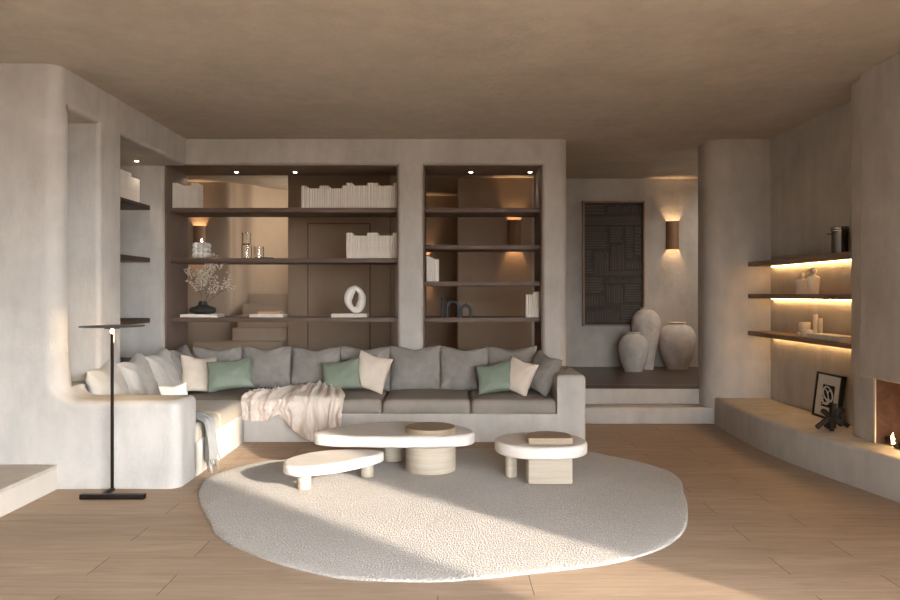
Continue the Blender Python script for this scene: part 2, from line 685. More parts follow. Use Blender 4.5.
def cells(name, m, xs, ys, zs, solid, bevels=(), parent=None):
    """a wall as the outer skin of solid box cells, with chosen convex edges rounded"""
    bm = bmesh.new()
    vd = {}

    def V(i, j, k):
        if (i, j, k) not in vd:
            vd[(i, j, k)] = bm.verts.new((xs[i], ys[j], zs[k]))
        return vd[(i, j, k)]
    nx, ny, nz = len(xs) - 1, len(ys) - 1, len(zs) - 1

    def S(i, j, k):
        if not (0 <= i < nx and 0 <= j < ny and 0 <= k < nz):
            return False
        return solid((xs[i] + xs[i + 1]) / 2, (ys[j] + ys[j + 1]) / 2, (zs[k] + zs[k + 1]) / 2)
    for i in range(nx):
        for j in range(ny):
            for k in range(nz):
                if not S(i, j, k):
                    continue
                if not S(i - 1, j, k):
                    bm.faces.new((V(i, j, k), V(i, j, k + 1), V(i, j + 1, k + 1), V(i, j + 1, k)))
                if not S(i + 1, j, k):
                    bm.faces.new((V(i + 1, j, k), V(i + 1, j + 1, k), V(i + 1, j + 1, k + 1), V(i + 1, j, k + 1)))
                if not S(i, j - 1, k):
                    bm.faces.new((V(i, j, k), V(i + 1, j, k), V(i + 1, j, k + 1), V(i, j, k + 1)))
                if not S(i, j + 1, k):
                    bm.faces.new((V(i, j + 1, k), V(i, j + 1, k + 1), V(i + 1, j + 1, k + 1), V(i + 1, j + 1, k)))
                if not S(i, j, k - 1):
                    bm.faces.new((V(i, j, k), V(i, j + 1, k), V(i + 1, j + 1, k), V(i + 1, j, k)))
                if not S(i, j, k + 1):
                    bm.faces.new((V(i, j, k + 1), V(i + 1, j, k + 1), V(i + 1, j + 1, k + 1), V(i, j + 1, k + 1)))
    bmesh.ops.recalc_face_normals(bm, faces=bm.faces)
    for w, seg, pred in bevels:
        es = []
        for e in bm.edges:
            if len(e.link_faces) == 2 and e.is_convex and e.calc_face_angle(0) > R(80):
                mid = (e.verts[0].co + e.verts[1].co) / 2
                d = (e.verts[1].co - e.verts[0].co).normalized()
                if pred(mid, d):
                    es.append(e)
        if es:
            bmesh.ops.bevel(bm, geom=es, offset=w, segments=seg, profile=0.5, affect='EDGES', clamp_overlap=True)
    return finish(bm, name, m, parent, angle=32)


def near(a, b, e=0.012):
    return abs(a - b) < e


def pillow_bm(w, h, t, seed=0, ear=0.07, dip=0.0, crease=0.012, n=26, box_=0.36):
    bm = bmesh.new()
    G = {}
    for side in (1, -1):
        for i in range(n + 1):
            for j in range(n + 1):
                u, v = i / n * 2 - 1, j / n * 2 - 1
                u, v = math.sin(u * PI / 2), math.sin(v * PI / 2)
                edge = i in (0, n) or j in (0, n)
                x = w / 2 * u * (1 - ear * (1 - v * v) * abs(u))
                z = h / 2 * v * (1 - ear * (1 - u * u) * abs(v))
                d = t / 2 * ((1 - u ** 2) * (1 - v ** 2)) ** box_
                if v > 0:
                    z -= dip * h * math.exp(-(u / 0.38) ** 2) * v * v
                q = Vector((x * 6 + seed * 7.3, z * 6, side * 3.1))
                wr = noise.noise(q) * crease + noise.noise(q * 2.7) * crease * 0.6
                # creases running out of the corners
                rad = abs(u * v)
                wr += math.sin((u * u - v * v) * 9 + seed) * crease * 0.5 * rad
                sag = 0.06 * t * (1 - v)
                y = side * (d + (wr + sag * (1 - u * u)) * min(1, d / (t * 0.2 + 1e-6)))
                co = Vector((x + noise.noise(q * 0.8) * 0.006, y, z + noise.noise(q * 0.8 + Vector((5, 5, 5))) * 0.006))
                if edge:
                    if (i, j) not in G:
                        G[(i, j)] = bm.verts.new(Vector((x, 0, z)))
                    G[(i, j, side)] = G[(i, j)]
                else:
                    G[(i, j, side)] = bm.verts.new(co)
        for i in range(n):
            for j in range(n):
                f = (G[(i, j, side)], G[(i + 1, j, side)], G[(i + 1, j + 1, side)], G[(i, j + 1, side)])
                bm.faces.new(f if side < 0 else tuple(reversed(f)))
    return bm


def pillow(name, m, w, h, t, loc, rot, seed=0, parent=None, **k):
    bm = pillow_bm(w, h, t, seed, **k)
    return finish(bm, name, m, parent, loc, rot, angle=180, world=False)


def seat_bm(x0, x1, y0, y1, z0, z1, seed=0, n=22):
    """upholstered block: rounded box, crowned and lightly wrinkled"""
    bm = bmesh.new()
    cx, cy = (x0 + x1) / 2, (y0 + y1) / 2
    hx, hy = (x1 - x0) / 2, (y1 - y0) / 2
    pts = rpoly([(x0, y0, 0.035), (x1, y0, 0.035), (x1, y1, 0.035), (x0, y1, 0.035)], 4)
    # rings: side then concentric top
    hz = z1 - z0
    prof = [(0.0, 0.012), (-0.006, 0.0), (-0.012, 0.15), (-0.012, 0.5), (-0.010, 0.72), (0.0, 0.88), (0.014, 0.97), (0.03, 1.0)]
    dense = []
    m = len(pts)
    for i in range(m):
        a, b = Vector(pts[i]), Vector(pts[(i + 1) % m])
        k = max(1, int((b - a).length / 0.05))
        for q in range(k):
            dense.append(a.lerp(b, q / k))
    m = len(dense)
    rings = []
    for ins, hh in prof:
        s = [(1 - (ins + 0.012) / hx), (1 - (ins + 0.012) / hy)]
        rings.append([bm.verts.new((cx + (p.x - cx) * s[0], cy + (p.y - cy) * s[1], z0 + hz * hh)) for p in dense])
    for q in range(1, 9):
        f = 1 - q / 9.0
        rr = []
        for p in dense:
            u, v = (p.x - cx) * f / hx, (p.y - cy) * f / hy
            crown = 0.028 * (1 - u * u) * (1 - v * v)
            w = noise.noise(Vector((p.x * f * 5 + seed * 3, p.y * f * 5, seed))) * 0.006
            rr.append(bm.verts.new((cx + (p.x - cx) * f * s[0], cy + (p.y - cy) * f * s[1], z1 + crown + w)))
        rings.append(rr)
    for a, b in zip(rings, rings[1:]):
        for i in range(m):
            bm.faces.new((a[i], a[(i + 1) % m], b[(i + 1) % m], b[i]))
    bm.faces.new(rings[-1])
    bm.faces.new(list(reversed(rings[0])))
    return bm


# ------------------------------------------------------------------ structure
CZ = 3.273      # ceiling height
struct(box('floor', 'floor', -6, 4.3, -1.8, 8.5, -0.12, 0.0))
struct(box('ceiling', 'ceil', -6, 4.8, -1.8, 13.4, CZ, CZ + 0.12))

HZ = 0.38       # hall level behind the bookcase wall
# hall floor slab and the two steps up to it
hall = struct(box('floor_hall', 'hall_floor', -6, 4.8, 8.97, 13.4, 0.0, HZ))
st = bpy.data.objects.new('hall_steps', None)
COL.objects.link(st)
struct(st)
bm = bmesh.new()
add_box(bm, 1.30, 3.07, 8.31, 8.61, 0.0, 0.19, 0.012)
finish(bm, 'lower_step', 'plaster', st)
bm = bmesh.new()
add_box(bm, 1.30, 4.6, 8.60, 8.97, 0.0, HZ - 0.012, 0.01)
finish(bm, 'upper_step', 'plaster', st)
box('step_nosing', 'hall_floor', 1.30, 4.6, 8.595, 8.97, HZ - 0.012, HZ, 0.002, st)

# left wall, with a narrow niche and a wide shelf niche
xs, ys, zs = [-5.4, -4.0, -3.55, -3.02], [5.54, 5.69, 6.21, 6.63, 8.237], [0, 0.75, 2.97, CZ]


def sol_left(x, y, z):
    if 0.75 < z < 2.97:
        if 5.69 < y < 6.21 and x > -3.55:
            return False
        if y > 6.63 and x > -4.0:
            return False
    return True


struct(cells('wall_left', 'plaster', xs, ys, zs, sol_left, [
    (0.11, 8, lambda p, d: abs(d.z) > .9 and near(p.x, -3.02) and near(p.y, 5.54)),
    (0.045, 5, lambda p, d: near(p.x, -3.02) and ((abs(d.z) > .9 and (near(p.y, 6.21) or near(p.y, 6.63)) and 0.75 < p.z < 2.97)
                                                  or (abs(d.y) > .9 and near(p.z, 2.97) and (5.69 < p.y < 6.21 or p.y > 6.63)))),
]))
# the wall corner runs out softly into the sofa arm: smooth union of both shapes, traced in slices along x
def sd_wall(x, y, z):
    qx, qy = x - (-3.02) + 0.11, 5.54 + 0.11 - y
    d = math.hypot(max(qx, 0), max(qy, 0)) + min(max(qx, qy), 0) - 0.11
    if z > 0.5:
        d = max(d, min(y - 5.69, z - 0.75)) if False else d
    nb = max(-(y - 5.69), -(z - 0.75))        # niche above the sill
    return max(d, -nb)


def sd_arm(x, y, z):
    r = 0.055
    qy, qz = max(5.54 + r - y, y - 5.93 + r), z - 0.676 + r
    return math.hypot(max(qy, 0), max(qz, 0)) + min(max(qy, qz), 0) - r


def sd_both(x, y, z):
    a, b = sd_wall(x, y, z), sd_arm(x, y, z)
    k = 0.17
    h = max(k - abs(a - b), 0) / k
    return max(min(a, b) - h * h * k * 0.25, 5.54 - y)


bm = bmesh.new()
NX_, NA_ = 64, 100
g = []
for ix in range(NX_ + 1):
    x = -3.32 + 0.56 * ix / NX_
    col_ = []
    for ia in range(NA_ + 1):
        a = R(-61) + R(175) * ia / NA_
        dy, dz = -math.cos(a), math.sin(a)
        lo_, hi_ = 0.0, 0.75
        if sd_both(x, 5.76 + dy * hi_, 0.42 + dz * hi_) < 0:
            t_ = hi_
        else:
            t_, step_ = 0.0, 0.01
            while sd_both(x, 5.76 + dy * t_, 0.42 + dz * t_) < 0 and t_ < hi_:
                t_ += step_
            lo_, hi2_ = t_ - step_, t_
            for _ in range(16):
                md = (lo_ + hi2_) / 2
                if sd_both(x, 5.76 + dy * md, 0.42 + dz * md) < 0:
                    lo_ = md
                else:
                    hi2_ = md
            t_ = lo_ + 0.0015
        col_.append(bm.verts.new((x, 5.76 + dy * t_, 0.42 + dz * t_)))
    g.append(col_)
for ix in range(NX_):
    for ia in range(NA_):
        bm.faces.new((g[ix][ia], g[ix + 1][ia], g[ix + 1][ia + 1], g[ix][ia + 1]))
struct(finish(bm, 'trim_1', 'plaster', angle=180))

# back wall with two open shelf bays
xs, ys, zs = [-4.6, -3.28, -0.595, -0.309, 1.064, 1.345], [8.237, 8.96], [0, 0.75, 2.985, CZ]


def sol_back(x, y, z):
    if 0.75 < z < 2.985 and (-3.28 < x < -0.595 or -0.309 < x < 1.064):
        return False
    return True


struct(cells('wall_back', 'plaster', xs, ys, zs, sol_back, [
    (0.11, 8, lambda p, d: abs(d.z) > .9 and near(p.x, 1.345)),
    (0.036, 5, lambda p, d: near(p.y, 8.237) and 0.75 < p.z < 3.0 and ((abs(d.z) > .9 and p.x < 1.2 and p.x > -4) or (abs(d.x) > .9 and near(p.z, 2.985) and (-3.0 < p.x)))),
]))

# dark wooden linings inside the bays
lining = bpy.data.objects.new('trim_2', None)
COL.objects.link(lining)
struct(lining)
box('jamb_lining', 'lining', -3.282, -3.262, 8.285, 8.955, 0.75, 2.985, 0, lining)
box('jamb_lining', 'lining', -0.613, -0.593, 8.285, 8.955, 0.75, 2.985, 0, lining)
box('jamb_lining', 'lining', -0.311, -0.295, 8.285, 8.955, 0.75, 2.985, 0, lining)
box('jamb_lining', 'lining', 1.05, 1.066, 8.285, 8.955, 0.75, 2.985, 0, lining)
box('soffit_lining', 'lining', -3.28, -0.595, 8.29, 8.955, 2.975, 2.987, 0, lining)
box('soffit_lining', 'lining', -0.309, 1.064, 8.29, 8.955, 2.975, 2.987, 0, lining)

# right wall: rounded block beside the steps, shelf niche behind
xs, ys, zs = [2.975, 3.67, 4.8], [5.75, 8.237, 8.82], [0, CZ]
struct(cells('wall_right', 'plaster', xs, ys, zs, lambda x, y, z: x > 3.67 or y > 8.237, [
    (0.22, 10, lambda p, d: abs(d.z) > .9 and near(p.x, 2.975)),
]))

# walls behind the bookcase
struct(box('wall_hall', 'plaster', 0.12, 4.8, 11.08, 11.4, HZ, CZ))
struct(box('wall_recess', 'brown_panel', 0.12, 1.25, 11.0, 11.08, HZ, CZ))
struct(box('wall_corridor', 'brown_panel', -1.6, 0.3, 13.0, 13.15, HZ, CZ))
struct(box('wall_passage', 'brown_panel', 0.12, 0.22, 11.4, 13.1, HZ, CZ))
# brown partition with a flush door
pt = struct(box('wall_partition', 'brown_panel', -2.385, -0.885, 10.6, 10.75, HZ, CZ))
dr = bpy.data.objects.new('door_1', None)
dr.location = (-1.634, 10.6, HZ)
COL.objects.link(dr)
struct(dr)
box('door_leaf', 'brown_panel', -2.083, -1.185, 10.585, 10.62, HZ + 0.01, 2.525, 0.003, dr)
bm = bmesh.new()
add_box(bm, -2.10, -2.083, 10.593, 10.61, HZ, 2.543)
add_box(bm, -1.185, -1.168, 10.593, 10.61, HZ, 2.543)
add_box(bm, -2.10, -1.168, 10.593, 10.61, 2.525, 2.543)
finish(bm, 'door_gap', 'shelf', dr)

# stairwell wall: curved, to the left
plan = spline([(-5.6, 11.42), (-4.4, 11.42), (-3.62, 11.42), (-3.46, 11.5), (-3.36, 11.62), (-3.2, 11.72), (-3.05, 12.0), (-2.7, 12.25), (-1.9, 12.3)], 6, False)
bm = bmesh.new()
lo = [bm.verts.new((x, y, HZ)) for x, y in plan]
hi = [bm.verts.new((x, y, CZ)) for x, y in plan]
lo2 = [bm.verts.new((x, y + 0.3, HZ)) for x, y in plan]
hi2 = [bm.verts.new((x, y + 0.3, CZ)) for x, y in plan]
for i in range(len(plan) - 1):
    bm.faces.new((lo[i], lo[i + 1], hi[i + 1], hi[i]))
    bm.faces.new((lo2[i + 1], lo2[i], hi2[i], hi2[i + 1]))
    bm.faces.new((hi[i], hi[i + 1], hi2[i + 1], hi2[i]))
    bm.faces.new((lo2[i], lo2[i + 1], lo[i + 1], lo[i]))
struct(finish(bm, 'wall_stairwell', 'stair'))
# stair flight
sr = bpy.data.objects.new('staircase', None)
sr.location = (-2.9, 10.2, HZ)
COL.objects.link(sr)
tag(sr, 'pale plaster stair rising behind the wide open shelf bay', 'stairs')
for k, (xl, y0, zt) in enumerate(((-3.85, 10.02, 0.63), (-3.677, 10.3, 0.815), (-3.203, 10.58, 1.0), (-3.21, 10.86, 1.18), (-3.21, 11.14, 1.345), (-3.19, 11.42, 1.505))):
    bm = bmesh.new()
    add_box(bm, xl, -2.40, y0, y0 + 0.285, HZ, zt, 0.012)
    finish(bm, 'step', 'stair', sr)

# left platform step
pf = bpy.data.objects.new('floor_platform', None)
pf.location = (-4.2, 3.0, 0)
COL.objects.link(pf)
struct(pf)
box('platform_body', 'riser', -5.4, -3.02, 0.5, 5.54, 0.0, 0.16, 0.0, pf)
box('platform_top', 'travertine', -5.4, -3.018, 0.5, 5.54, 0.16, 0.19, 0.004, pf)

# walls out of frame, with the windows that light the room
struct(box('wall_west', 'plaster', -5.6, -5.4, -1.8, 13.4, 0, CZ))
struct(box('wall_north', 'plaster', -5.6, 4.8, 13.3, 13.45, 0, CZ))
struct(box('wall_hall_side', 'plaster', 4.6, 4.8, 8.82, 13.3, HZ, CZ))
struct(box('wall_chimney', 'plaster', 4.3, 4.8, 4.0, 5.75, 0, CZ))
xs, ys, zs = [-5.6, 0.0, 3.2, 4.3], [-1.8, -1.6], [0, 0.1, 2.7, CZ]
struct(cells('wall_front', 'plaster', xs, ys, zs, lambda x, y, z: not (0.0 < x < 3.2 and 0.1 < z < 2.7)))
xs, ys, zs = [3.42, 3.62], [-1.6, 0.40, 1.72, 4.2], [0, 3.255, CZ]
struct(cells('wall_east', 'plaster', xs, ys, zs, lambda x, y, z: not (0.40 < y < 1.72 and z < 3.255)))
w1 = bpy.data.objects.new('window_1', None)
w1.location = (1.6, -1.7, 0.1)
COL.objects.link(w1)
struct(w1)
bm = bmesh.new()
for x in (0.0, 1.05, 2.1, 3.15):
    add_box(bm, x, x + 0.05, -1.74, -1.68, 0.1, 2.7)
add_box(bm, 0.0, 3.2, -1.74, -1.68, 0.1, 0.15)
add_box(bm, 0.0, 3.2, -1.74, -1.68, 2.65, 2.70)
finish(bm, 'window_frame', 'window_frame', w1)


# ------------------------------------------------------------------ hearth bench and fireplace
outer = spline([(3.06, 8.42), (3.045, 8.25), (3.015, 7.9), (2.995, 7.5), (2.985, 6.9), (3.03, 6.3), (3.12, 5.75), (3.23, 5.17), (3.34, 4.6), (3.42, 4.15)], 6, False)
bench_pts = list(outer) + [(4.3, 4.15), (4.3, 5.74), (3.66, 5.76), (3.66, 8.42)]
bench = slab('hearth_bench', 'plaster', bench_pts, 0.0, 0.31, 0.03, 0.0)
tag(bench, 'long curved plaster hearth bench under the lit shelves', 'bench')

fp = thing('fireplace', 'plaster fireplace with overhanging hood and rust brown firebox', 'fireplace', (3.7, 5.2, 0.31))
bm = bmesh.new()
slab_into(bm, rpoly([(3.30, 4.15, 0.02), (4.3, 4.15, 0), (4.3, 5.82, 0), (3.30, 5.82, 0.04)]), 0.837, CZ - 0.001, 0, 0.02)
finish(bm, 'hood', 'plaster', fp)
bm = bmesh.new()
slab_into(bm, rpoly([(3.39, 5.755, 0.0), (4.0, 5.755, 0), (4.0, 6.11, 0), (3.39, 6.11, 0.09)]), 0.311, 0.837, 0, 0)
slab_into(bm, rpoly([(3.385, 5.8, 0.0), (4.0, 5.8, 0), (4.0, 6.11, 0), (3.385, 6.11, 0.05)]), 0.837, CZ - 0.001, 0, 0)
finish(bm, 'pier', 'plaster', fp)
bm = bmesh.new()
add_box(bm, 3.392, 4.0, 5.735, 5.754, 0.311, 0.836)
add_box(bm, 3.95, 4.0, 4.3, 5.735, 0.311, 0.836)
add_box(bm, 3.392, 4.0, 4.25, 4.3, 0.311, 0.836)
finish(bm, 'firebox', 'corten', fp)
box('trim', 'steel_trim', 3.383, 3.393, 5.733, 5.757, 0.311, 0.837, 0, fp)

fire = thing('fire', 'burning fire of small flames in the rust brown firebox', 'fire', (3.47, 5.3, 0.311))
rnd = random.Random(4)
for k in range(15):
    bm = bmesh.new()
    y = 4.9 + rnd.random() * 0.72
    add_ball(bm, (3.425 + rnd.random() * 0.09, y, 0.311 + 0.02), 0.018 + rnd.random() * 0.012, 8, 6, 0.8)
    finish(bm, 'coal', 'log', fire)
for k in range(3):
    bm = bmesh.new()
    y = 4.95 + k * 0.22
    add_tube(bm, [(3.44, y, 0.345), (3.47, y + 0.15, 0.36), (3.47, y + 0.32, 0.355)], [0.022, 0.026, 0.02], 8)
    finish(bm, 'log', 'log', fire)
for k in range(9):
    bm = bmesh.new()
    y = 5.0 + k * 0.072 + rnd.random() * 0.03
    h = 0.07 + rnd.random() * 0.09
    x = 3.43 + rnd.random() * 0.05
    path = [(x, y, 0.33), (x + 0.006, y + 0.004, 0.33 + h * 0.3), (x - 0.004, y + 0.01, 0.33 + h * 0.65), (x, y + 0.004, 0.33 + h)]
    add_tube(bm, path, [0.014, 0.019, 0.010, 0.002], 8)
    finish(bm, 'flame', 'flame', fire)


# (the glow of the fire itself)
fire_d = bpy.data.lights.new('fire_light', 'POINT')
fire_d.energy = 5
fire_d.color = (1.0, 0.6, 0.3)
fire_d.shadow_soft_size = 0.08
fire_o = bpy.data.objects.new('fire_light', fire_d)
COL.objects.link(fire_o)
fire_o.parent = fire
fire_o.location = (-0.03, 0, 0.16)

# ------------------------------------------------------------------ lit shelves over the bench
def point(name, loc, energy, color, radius=0.03, parent=None):
    d = bpy.data.lights.new(name, 'POINT')
    d.energy = energy
    d.color = color
    d.shadow_soft_size = radius
    o = bpy.data.objects.new(name, d)
    COL.objects.link(o)
    if parent is not None:
        o.parent = parent
        o.location = Vector(loc) - Vector(parent.location)
    else:
        o.location = loc
    return o


for zt, lab in ((1.864, 'top brown wall shelf with light strip, dark pot on it'),
                (1.5, 'middle lit brown wall shelf holding two pale figures'),
                (1.079, 'lowest lit brown wall shelf holding candles and white book')):
    s = thing('wall_shelf', lab, 'shelf', (3.54, 7.17, zt - 0.05), (0, 0, 0), 'lit shelves above the hearth bench')
    slab('board', 'oak_shelf', [(3.41, 6.112), (3.67, 6.112), (3.67, 8.237), (3.41, 8.237)], zt - 0.05, zt, 0.004, 0.004, s, 2)
    box('led_strip', 'led', 3.642, 3.655, 6.2, 8.16, zt - 0.058, zt - 0.049, 0, s)['label'] = 'glowing warm light strip'

# ------------------------------------------------------------------ bookcase shelves
SZ = 0.053


def bay_shelf(x0, x1, zt, label, grp):
    o = box('bookcase_shelf', 'shelf', x0, x1, 8.40, 8.93, zt - SZ, zt, 0.003)
    tag(o, label, 'shelf', grp)


g1, g2, g3 = 'dark shelves of the wide bay', 'dark shelves of the narrow bay', 'dark shelves of the left niche'
bay_shelf(-3.28, -0.595, 2.506, 'top dark wooden shelf of the wide bay with two book rows', g1)
bay_shelf(-3.28, -0.595, 1.918, 'dark wooden shelf of the wide bay with candle and glasses', g1)
bay_shelf(-3.28, -0.595, 1.226, 'lowest dark wooden shelf of the wide bay with ring sculpture', g1)
bay_shelf(-0.309, 1.064, 2.506, 'empty top dark shelf of the narrow bay', g2)
bay_shelf(-0.309, 1.064, 2.075, 'empty second dark shelf of the narrow bay', g2)
bay_shelf(-0.309, 1.064, 1.647, 'third dark shelf of the narrow bay with books at left end', g2)
bay_shelf(-0.309, 1.064, 1.226, 'lowest dark shelf of the narrow bay with black arches', g2)
for zt, lab in ((2.512, 'top short dark shelf in the left niche with cream books'),
                (1.914, 'middle short dark shelf in the left niche'),
                (1.226, 'lowest short dark shelf in the left niche behind the floor lamp')):
    o = box('niche_shelf', 'shelf_y', -3.995, -3.43, 6.62, 8.235, zt - SZ, zt, 0.003)
    tag(o, lab, 'shelf', g3)
o = box('niche_ledge', 'shelf_y', -3.995, -3.10, 6.60, 8.235, 0.75, 0.775, 0.004)
tag(o, 'dark wooden ledge at the foot of the left niche', 'shelf')

# downlights in the soffits
dl = thing('downlight', 'tiny round downlight in the left niche soffit', 'ceiling light', (-3.45, 7.93, 2.969), (0, 0, 0), 'recessed downlights')
lathe('trim_ring', 'black_metal', [(0.042, 0), (0.042, -0.006), (0.028, -0.006), (0.028, 0)], n=20, parent=dl, world=False, cap=False)
lathe('lens', 'downlight', [(0.021, 0), (0.021, -0.008), (0.010, -0.010)], n=16, parent=dl, world=False)
for x, lab in ((-2.58, 'left of two downlights over the wide shelf bay'), (-1.87, 'right of two downlights over the wide shelf bay'),
               (0.253, 'left of two downlights over the narrow shelf bay'), (0.966, 'right of two downlights over the narrow shelf bay')):
    dup(dl, (x, 8.69, 2.974), None, lab)
for i, (x, y) in enumerate(((-3.45, 7.93), (-2.58, 8.69), (-1.87, 8.69), (0.253, 8.69), (0.966, 8.69))):
    d = bpy.data.lights.new('downlight_beam', 'SPOT')
    d.energy = 14.0 if i == 0 else 6.0
    d.color = (1, 0.85, 0.68)
    d.spot_size = R(80)
    d.spot_blend = 0.8
    d.shadow_soft_size = 0.025
    o = bpy.data.objects.new('downlight_beam', d)
    o.location = (x, y, 2.95)
    COL.objects.link(o)


# ------------------------------------------------------------------ sconces
def sconce(x, y, z, label, first=None):
    if first is not None:
        s = dup(first, (x, y, z), None, label)
        return s
    s = thing('wall_sconce', label, 'wall light', (x, y, z), (0, 0, 0), 'bronze half round wall sconces')
    r, h = 0.10, 0.43
    bm = bmesh.new()
    n = 20
    for rr, flip in ((r, 0), (r - 0.008, 1)):
        a = [bm.verts.new((rr * math.cos(PI + PI * k / n), rr * math.sin(PI + PI * k / n) * 0.95 - 0.002, -h / 2)) for k in range(n + 1)]
        b = [bm.verts.new((v.co.x, v.co.y, h / 2)) for v in a]
        for k in range(n):
            f = (a[k], a[k + 1], b[k + 1], b[k])
            bm.faces.new(f if not flip else tuple(reversed(f)))
        if not flip:
            oa, ob = a, b
        else:
            for k in range(n):
                bm.faces.new((oa[k], a[k], a[k + 1], oa[k + 1]))
                bm.faces.new((ob[k], ob[k + 1], b[k + 1], b[k]))
    finish(bm, 'shade', 'sconce', s, world=False)
    box('back_plate', 'sconce_in', -0.06, 0.06, -0.012, -0.001, -0.18, 0.18, 0, s, world=False)
    for zz in (0.06, -0.06):
        point('bulb_light', (x, y - 0.045, z + zz), 16.0, (1.0, 0.63, 0.32), 0.02, s)
    return s


s0 = sconce(3.42, 11.08, 2.40, 'bronze half round sconce on the hall wall above the pale vases')
sconce(0.98, 11.0, 2.41, 'bronze half round sconce seen through the narrow shelf bay', s0)
sconce(-3.97, 11.42, 2.36, 'bronze sconce seen behind the wide bay near the candle', s0)
sconce(-0.47, 13.0, 1.98, 'small sconce glowing behind books at left of the narrow bay', s0)

# ------------------------------------------------------------------ hall: relief picture and vases
ar = thing('wall_art', 'tall dark relief panel of carved lines in thin wooden frame', 'picture', (2.53, 11.07, 1.0))
x0, x1, z0, z1 = 2.055, 2.955, 1.03, 2.90
bm = bmesh.new()
add_box(bm, x0, x1, 11.045, 11.075, z0, z1)
finish(bm, 'relief_panel', 'relief_ground', ar)
bm = bmesh.new()
rnd = random.Random(5)


def bars(bx0, bx1, bz0, bz1, horiz, k):
    for i in range(k):
        t = (i + 0.5) / k
        if horiz:
            zc = bz0 + (bz1 - bz0) * t
            hh = (bz1 - bz0) / k * 0.3
            add_box(bm, bx0, bx1 - rnd.random() * 0.04, 11.022, 11.046, zc - hh, zc + hh)
        else:
            xc = bx0 + (bx1 - bx0) * t
            hh = (bx1 - bx0) / k * 0.3
            add_box(bm, xc - hh, xc + hh, 11.022, 11.046, bz0, bz1 - rnd.random() * 0.04)


for b in ((2.10, 2.42, 2.74, 2.90, True, 3), (2.44, 2.96, 2.76, 2.90, False, 13), (2.10, 2.96, 2.58, 2.71, True, 4),
          (2.10, 2.44, 2.20, 2.55, True, 9), (2.48, 2.68, 2.30, 2.55, True, 6), (2.72, 2.84, 2.06, 2.55, True, 12), (2.86, 2.97, 2.1, 2.55, True, 8),
          (2.24, 2.46, 1.78, 2.18, False, 6), (2.48, 2.70, 1.86, 2.28, False, 6), (2.10, 2.22, 1.8, 2.18, True, 8), (2.72, 2.97, 1.88, 2.02, False, 6),
          (2.40, 2.97, 1.78, 1.85, True, 2), (2.42, 2.97, 1.66, 1.75, False, 14), (2.10, 2.38, 1.5, 1.75, True, 6), (2.42, 2.68, 1.34, 1.64, False, 7),
          (2.70, 2.97, 1.36, 1.64, True, 7), (2.10, 2.40, 1.30, 1.48, False, 7), (2.12, 2.62, 1.04, 1.25, False, 13), (2.64, 2.97, 1.04, 1.32, True, 7)):
    bars(*b)
bmesh.ops.translate(bm, verts=bm.verts, vec=(-0.027, 0, 0))
for v in bm.verts:
    v.co.z = 1.03 + (v.co.z - 1.0) * 1.87 / 1.93
finish(bm, 'relief_bars', 'relief', ar)
bm = bmesh.new()
for b in ((x0 - 0.022, x0, z0 - 0.022, z1 + 0.022), (x1, x1 + 0.022, z0 - 0.022, z1 + 0.022), (x0, x1, z0 - 0.022, z0), (x0, x1, z1, z1 + 0.022)):
    add_box(bm, b[0], b[1], 10.985, 11.079, b[2], b[3])
finish(bm, 'frame', 'frame_wood', ar)


def vase(name, m, prof, x, y, label):
    pts = spline([(r, h) for r, h in prof], 5, False)
    pts = [(max(0.01, r), h) for r, h in pts]
    rt, ht = pts[-1]
    pts += [(rt - 0.012, ht + 0.004), (rt - 0.025, ht - 0.006), (rt - 0.03, ht - 0.08)]
    o = lathe(name, m, pts, n=48, loc=(x, y, HZ))
    tag(o, label, 'vase', 'aged clay vases in the hall')


vase('clay_vase', 'vase_pale', [(0.108, 0), (0.112, 0.06), (0.135, 0.22), (0.178, 0.42), (0.208, 0.60), (0.212, 0.70), (0.185, 0.80), (0.125, 0.868), (0.088, 0.885), (0.082, 0.90), (0.088, 0.912)], 2.93, 10.76,
     'tallest slim pale clay vase in the hall corner')
vase('clay_vase', 'vase_grey', [(0.125, 0), (0.135, 0.03), (0.178, 0.14), (0.212, 0.28), (0.208, 0.39), (0.165, 0.49), (0.110, 0.525), (0.095, 0.545), (0.105, 0.56)], 2.66, 10.44,
     'smallest grey clay vase under the dark relief panel')
vase('clay_vase', 'vase_warm', [(0.155, 0), (0.172, 0.05), (0.240, 0.22), (0.270, 0.40), (0.258, 0.53), (0.200, 0.625), (0.130, 0.655), (0.118, 0.675), (0.13, 0.695)], 3.40, 10.78,
     'broad round pale clay vase below the hall sconce')

# ------------------------------------------------------------------ sofa
sofa = thing('sofa', 'long L shaped white plaster sofa with grey seat and back cushions', 'sofa', (-0.8, 7.6, 0))
ZT = 0.676
slab('plinth', 'plaster', [(-3.02, 5.88), (-2.085, 5.88), (-2.085, 7.30), (1.10, 7.30), (1.10, 8.237), (-3.02, 8.237)], 0.0, 0.285, 0.012, 0, sofa, 3)
slab('armrest', 'plaster', rpoly([(1.085, 7.30, 0.012), (1.379, 7.30, 0.035), (1.379, 8.236, 0.02), (1.085, 8.236, 0)]), 0.0, ZT, 0.04, 0, sofa)['label'] = 'square plaster armrest'
slab('armrest', 'plaster', rpoly([(-3.02, 5.54, 0), (-2.085, 5.54, 0.09), (-2.085, 5.93, 0.03), (-3.02, 5.93, 0)]), 0.0, ZT, 0.055, 0, sofa, 7)['label'] = 'wide rounded plaster armrest'
seats = [('seat', 0.215, 1.083, 7.30, 8.2), ('seat', -0.685, 0.21, 7.30, 8.2), ('seat', -1.585, -0.69, 7.30, 8.2), ('seat', -3.0, -1.59, 7.30, 8.2),
         ('beige_seat', -3.0, -2.085, 5.935, 6.53), ('beige_seat', -3.0, -2.085, 6.535, 7.295)]
